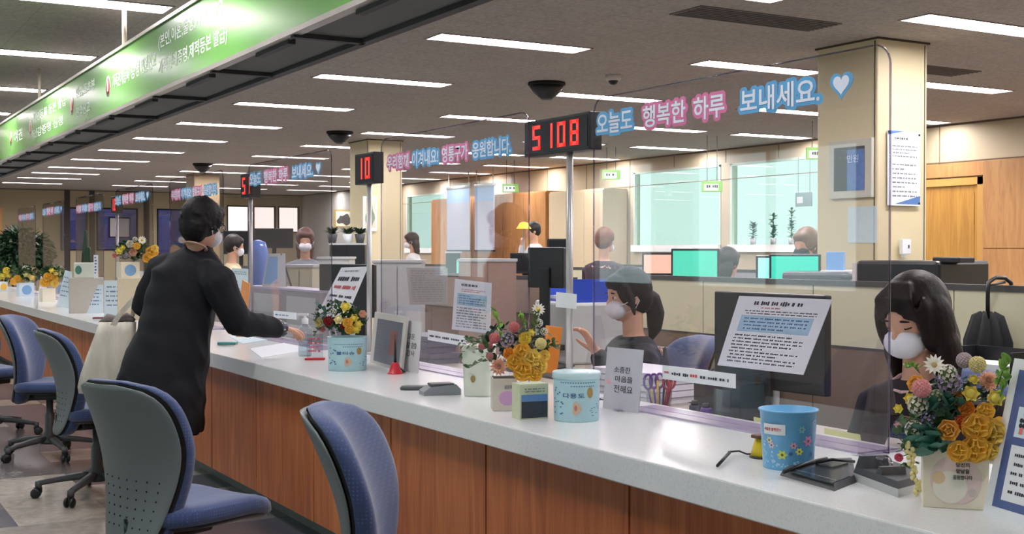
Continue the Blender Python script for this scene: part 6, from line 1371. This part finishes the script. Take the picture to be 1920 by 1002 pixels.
# potted shrub at the far left and plants on low cabinets
def shrub(px, py, d, rx, ry, label, n=900, L=.07, m=LEAFD, seed=3, potr=.2):
    c = at(px, py, d=d); t = thing('potted_plant', label, 'plant', (c.x, c.y, 0)); rnd = random.Random(seed); mb = MB().use(m)
    for q in range(n):
        a, b2, r_ = rnd.uniform(0, 2 * PI), rnd.uniform(-1, 1), rnd.random() ** .4; s2 = math.sqrt(1 - b2 * b2); p = Vector((rx * r_ * s2 * math.cos(a), rx * r_ * s2 * math.sin(a), c.z + ry * r_ * b2)); v = Vector((math.cos(a) * s2, math.sin(a) * s2, b2 * .5 - .3 + rnd.uniform(-.5, .5))).normalized()
        petal(mb, L * rnd.uniform(.6, 1.2), L * .3, T(*p) @ v.to_track_quat('X', 'Z').to_matrix().to_4x4() @ RX(rnd.uniform(-1, 1)), -.1, n=2, seed=q)
    mb.build('foliage', None, t); tr = MB(); rnd = random.Random(seed)
    for q in range(6): tr.tube([(rnd.uniform(-.03, .03), rnd.uniform(-.03, .03), .25), (rx * .4 * math.cos(q), rx * .4 * math.sin(q), c.z - ry * .3), (rx * .6 * math.cos(q), rx * .6 * math.sin(q), c.z + ry * .4)], [.02, .012, .005], 6)
    tr.build('branches', mat('bark', (84, 66, 48), .8), t); MB().lathe([(potr * .7, 0), (potr * .75, .01), (potr, .32), (potr * 1.05, .34), (potr * .92, .34), (potr * .9, .3)], 24).build('pot', LGREY, t); return t
shrub(38, 478, 23.0, .58, .50, 'large dark green leafy shrub behind the far left screens', 2400, .11, seed=3)
def lowcab(px0, px1, pyt, d, label, m=BLACK, dep=.4, h=None):
    a, b2 = at(px0, pyt, d=d), at(px1, pyt, d=d); c = (a + b2) / 2; t = thing('low_cabinet', label, 'cabinet', (c.x, c.y, 0), CAMZ); w2 = (b2 - a).length / 2; MB().box(-w2, w2, 0, dep, 0, c.z - .02).build('cabinet_body', m, t); MB().box(-w2 - .01, w2 + .01, -.01, dep, c.z - .02, c.z).build('top_board', LGREY, t); MB().box(-w2 + .02, -.005, -.012, 0, .1, c.z - .05).build('door', m, t); MB().box(.005, w2 - .02, -.012, 0, .1, c.z - .05).build('door', m, t); return t, c
t, c0 = lowcab(618, 684, 456, 13.2, 'dark low cabinet with potted plants left of the mid pillar', BLACK); lowcab(596, 655, 482, 10.8, 'low white-topped cabinet in front of the plant shelf', LGREY); lowcab(537, 585, 497, 9.5, 'cream low cabinet with two doors right of the blue cooler', mat('cream_steel', (190, 184, 160), .5))
lowcab(836, 862, 472, 16, 'dark cabinet beneath the left grey hanging screen', BLACK); lowcab(860, 968, 486, 9.7, 'rosy brown low cabinet left of the steel pole', mat('rosy_brown', (158, 132, 118), .6)); lowcab(700, 790, 488, 9.3, 'pale low cabinet under the leftmost green window', LGREY)
for px, L, s in ((623, 'small dark plant at the left end of the dark low cabinet', 1), (653, 'leafy plant in a white pot on the dark low cabinet', 2), (675, 'bushy plant at the right end of the dark low cabinet', 3)):
    c = at(px, 454, d=13.35); t = thing('potted_plant', L, 'plant', (c.x, c.y, c0.z)); mb = MB().use(LEAFD); rnd = random.Random(s)
    for q in range(46): a = rnd.uniform(0, 2 * PI); v = Vector((math.cos(a) * .6, math.sin(a) * .6, rnd.uniform(.3, 1))).normalized(); petal(mb, rnd.uniform(.07, .13), .02, T(0, 0, .09) @ v.to_track_quat('X', 'Z').to_matrix().to_4x4(), -.15, n=3, seed=q)
    mb.build('foliage', None, t); MB().lathe([(.04, 0), (.06, .1), (.05, .1)], 16).build('pot', WHITE if s == 2 else DGREY, t)
# solid blue block with a bottle-shaped top, added to stand for a blue reflection
c = at(484, 470, d=10.2); t = thing('reflection_block', 'tall translucent blue cooler cabinet behind the screen right of the customer', 'water cooler', (c.x, c.y, 0), CAMZ); MB().box(-.09, .09, -.1, .1, 0, 1.0, b=.01).build('block_body', mat('reflection_blue', (84, 110, 176), .4), t); MB().lathe([(.07, 1.0), (.085, 1.05), (.085, 1.34), (.06, 1.42), (.01, 1.44)], 24).build('block_top', mat('block_top_blue', (96, 126, 196), .2), t)
# yellow lamp by the man with the phone
c = at(982, 425, d=16.2); t = thing('desk_lamp', 'yellow-shaded lamp left of the person in white shirt', 'lamp', (c.x, c.y, 0)); MB().lathe([(.10, c.z - .03), (.05, c.z + .05), (.02, c.z + .06)], 20, cap=False).build('lamp_shade', mat('amber_shade', (240, 176, 50), .5, emit=.8), t); MB().tube([(0, 0, .0), (0, 0, c.z)], .012, 8).lathe([(.14, 0), (.14, .02)], 20).build('pole', MGREY, t)

# plants and a small plaque in the bright windows
for px, L, s, hh_ in ((1412, 'bushy potted plant at the left of the right bright window sill', 5, .20), (1450, 'leafy potted plant in the middle of the right bright window sill', 6, .30), (1484, 'tall thin potted plant on the right bright window sill', 7, .36)):
    c = at(px, 455, X=10.96); t = thing('potted_plant', L, 'plant', (10.96, c.y, 1.43)); mb = MB().use(LEAFT); rnd = random.Random(s)
    for q in range(60): a = rnd.uniform(0, 2 * PI); z_ = .08 + rnd.random() * hh_; v = Vector((math.cos(a), math.sin(a), rnd.uniform(-.2, 1))).normalized(); petal(mb, .07, .018, T(0, 0, z_) @ v.to_track_quat('X', 'Z').to_matrix().to_4x4(), -.1, n=3, seed=q)
    mb.use(STEM).tube([(0, 0, .05), (0, 0, .08 + hh_)], .005, 5); mb.build('foliage', None, t); MB().lathe([(.035, 0), (.045, .08), (.04, .08)], 16).build('pot', LGREY, t)
c1 = at(1492, 362, X=10.97); c2 = at(1523, 387, X=10.97); t = thing('wall_plaque', 'small grey printed plaque in the right bright window', 'plaque', (10.97, (c1.y + c2.y) / 2, (c1.z + c2.z) / 2)); h1, h2 = abs(c1.y - c2.y) / 2, abs(c1.z - c2.z) / 2
MB().box(-.006, .0, -h1, h1, -h2, h2).build('plaque_board', mat('plaque_grey', (110, 132, 130), .5), t); MB().box(-.008, -.006, h1 * .1, h1 * .8, -h2 * .5, h2 * .4).build('plaque_print', LGREY, t); MB().tube([(0, -h1 * .7, h2), (0, -h1 * .7, 2.54 - t.location.z)], .003, 5).tube([(0, h1 * .7, h2), (0, h1 * .7, 2.54 - t.location.z)], .003, 5).build('hanger', DGREY, t)

for o in list(C.objects):     # things of one kind share a group
    g = {'office_desk': 'desks in the staff area', 'office_partition': 'low partitions in the staff area', 'monitor': 'computer monitors in the staff area', 'low_cabinet': 'low cabinets in the staff area', 'wall_cabinet': 'tall cabinets along the right wall', 'flower_box': 'boxed flower arrangements on the counter', 'notice_sheet': 'printed notices at the screens', 'name_strip': 'label strips stuck on the screens', 'storage_tub': 'light blue tubs on the counter'}.get(o.name.split('.')[0])
    if g and not o.parent and 'group' not in o and 'kind' not in o: o['group'] = g
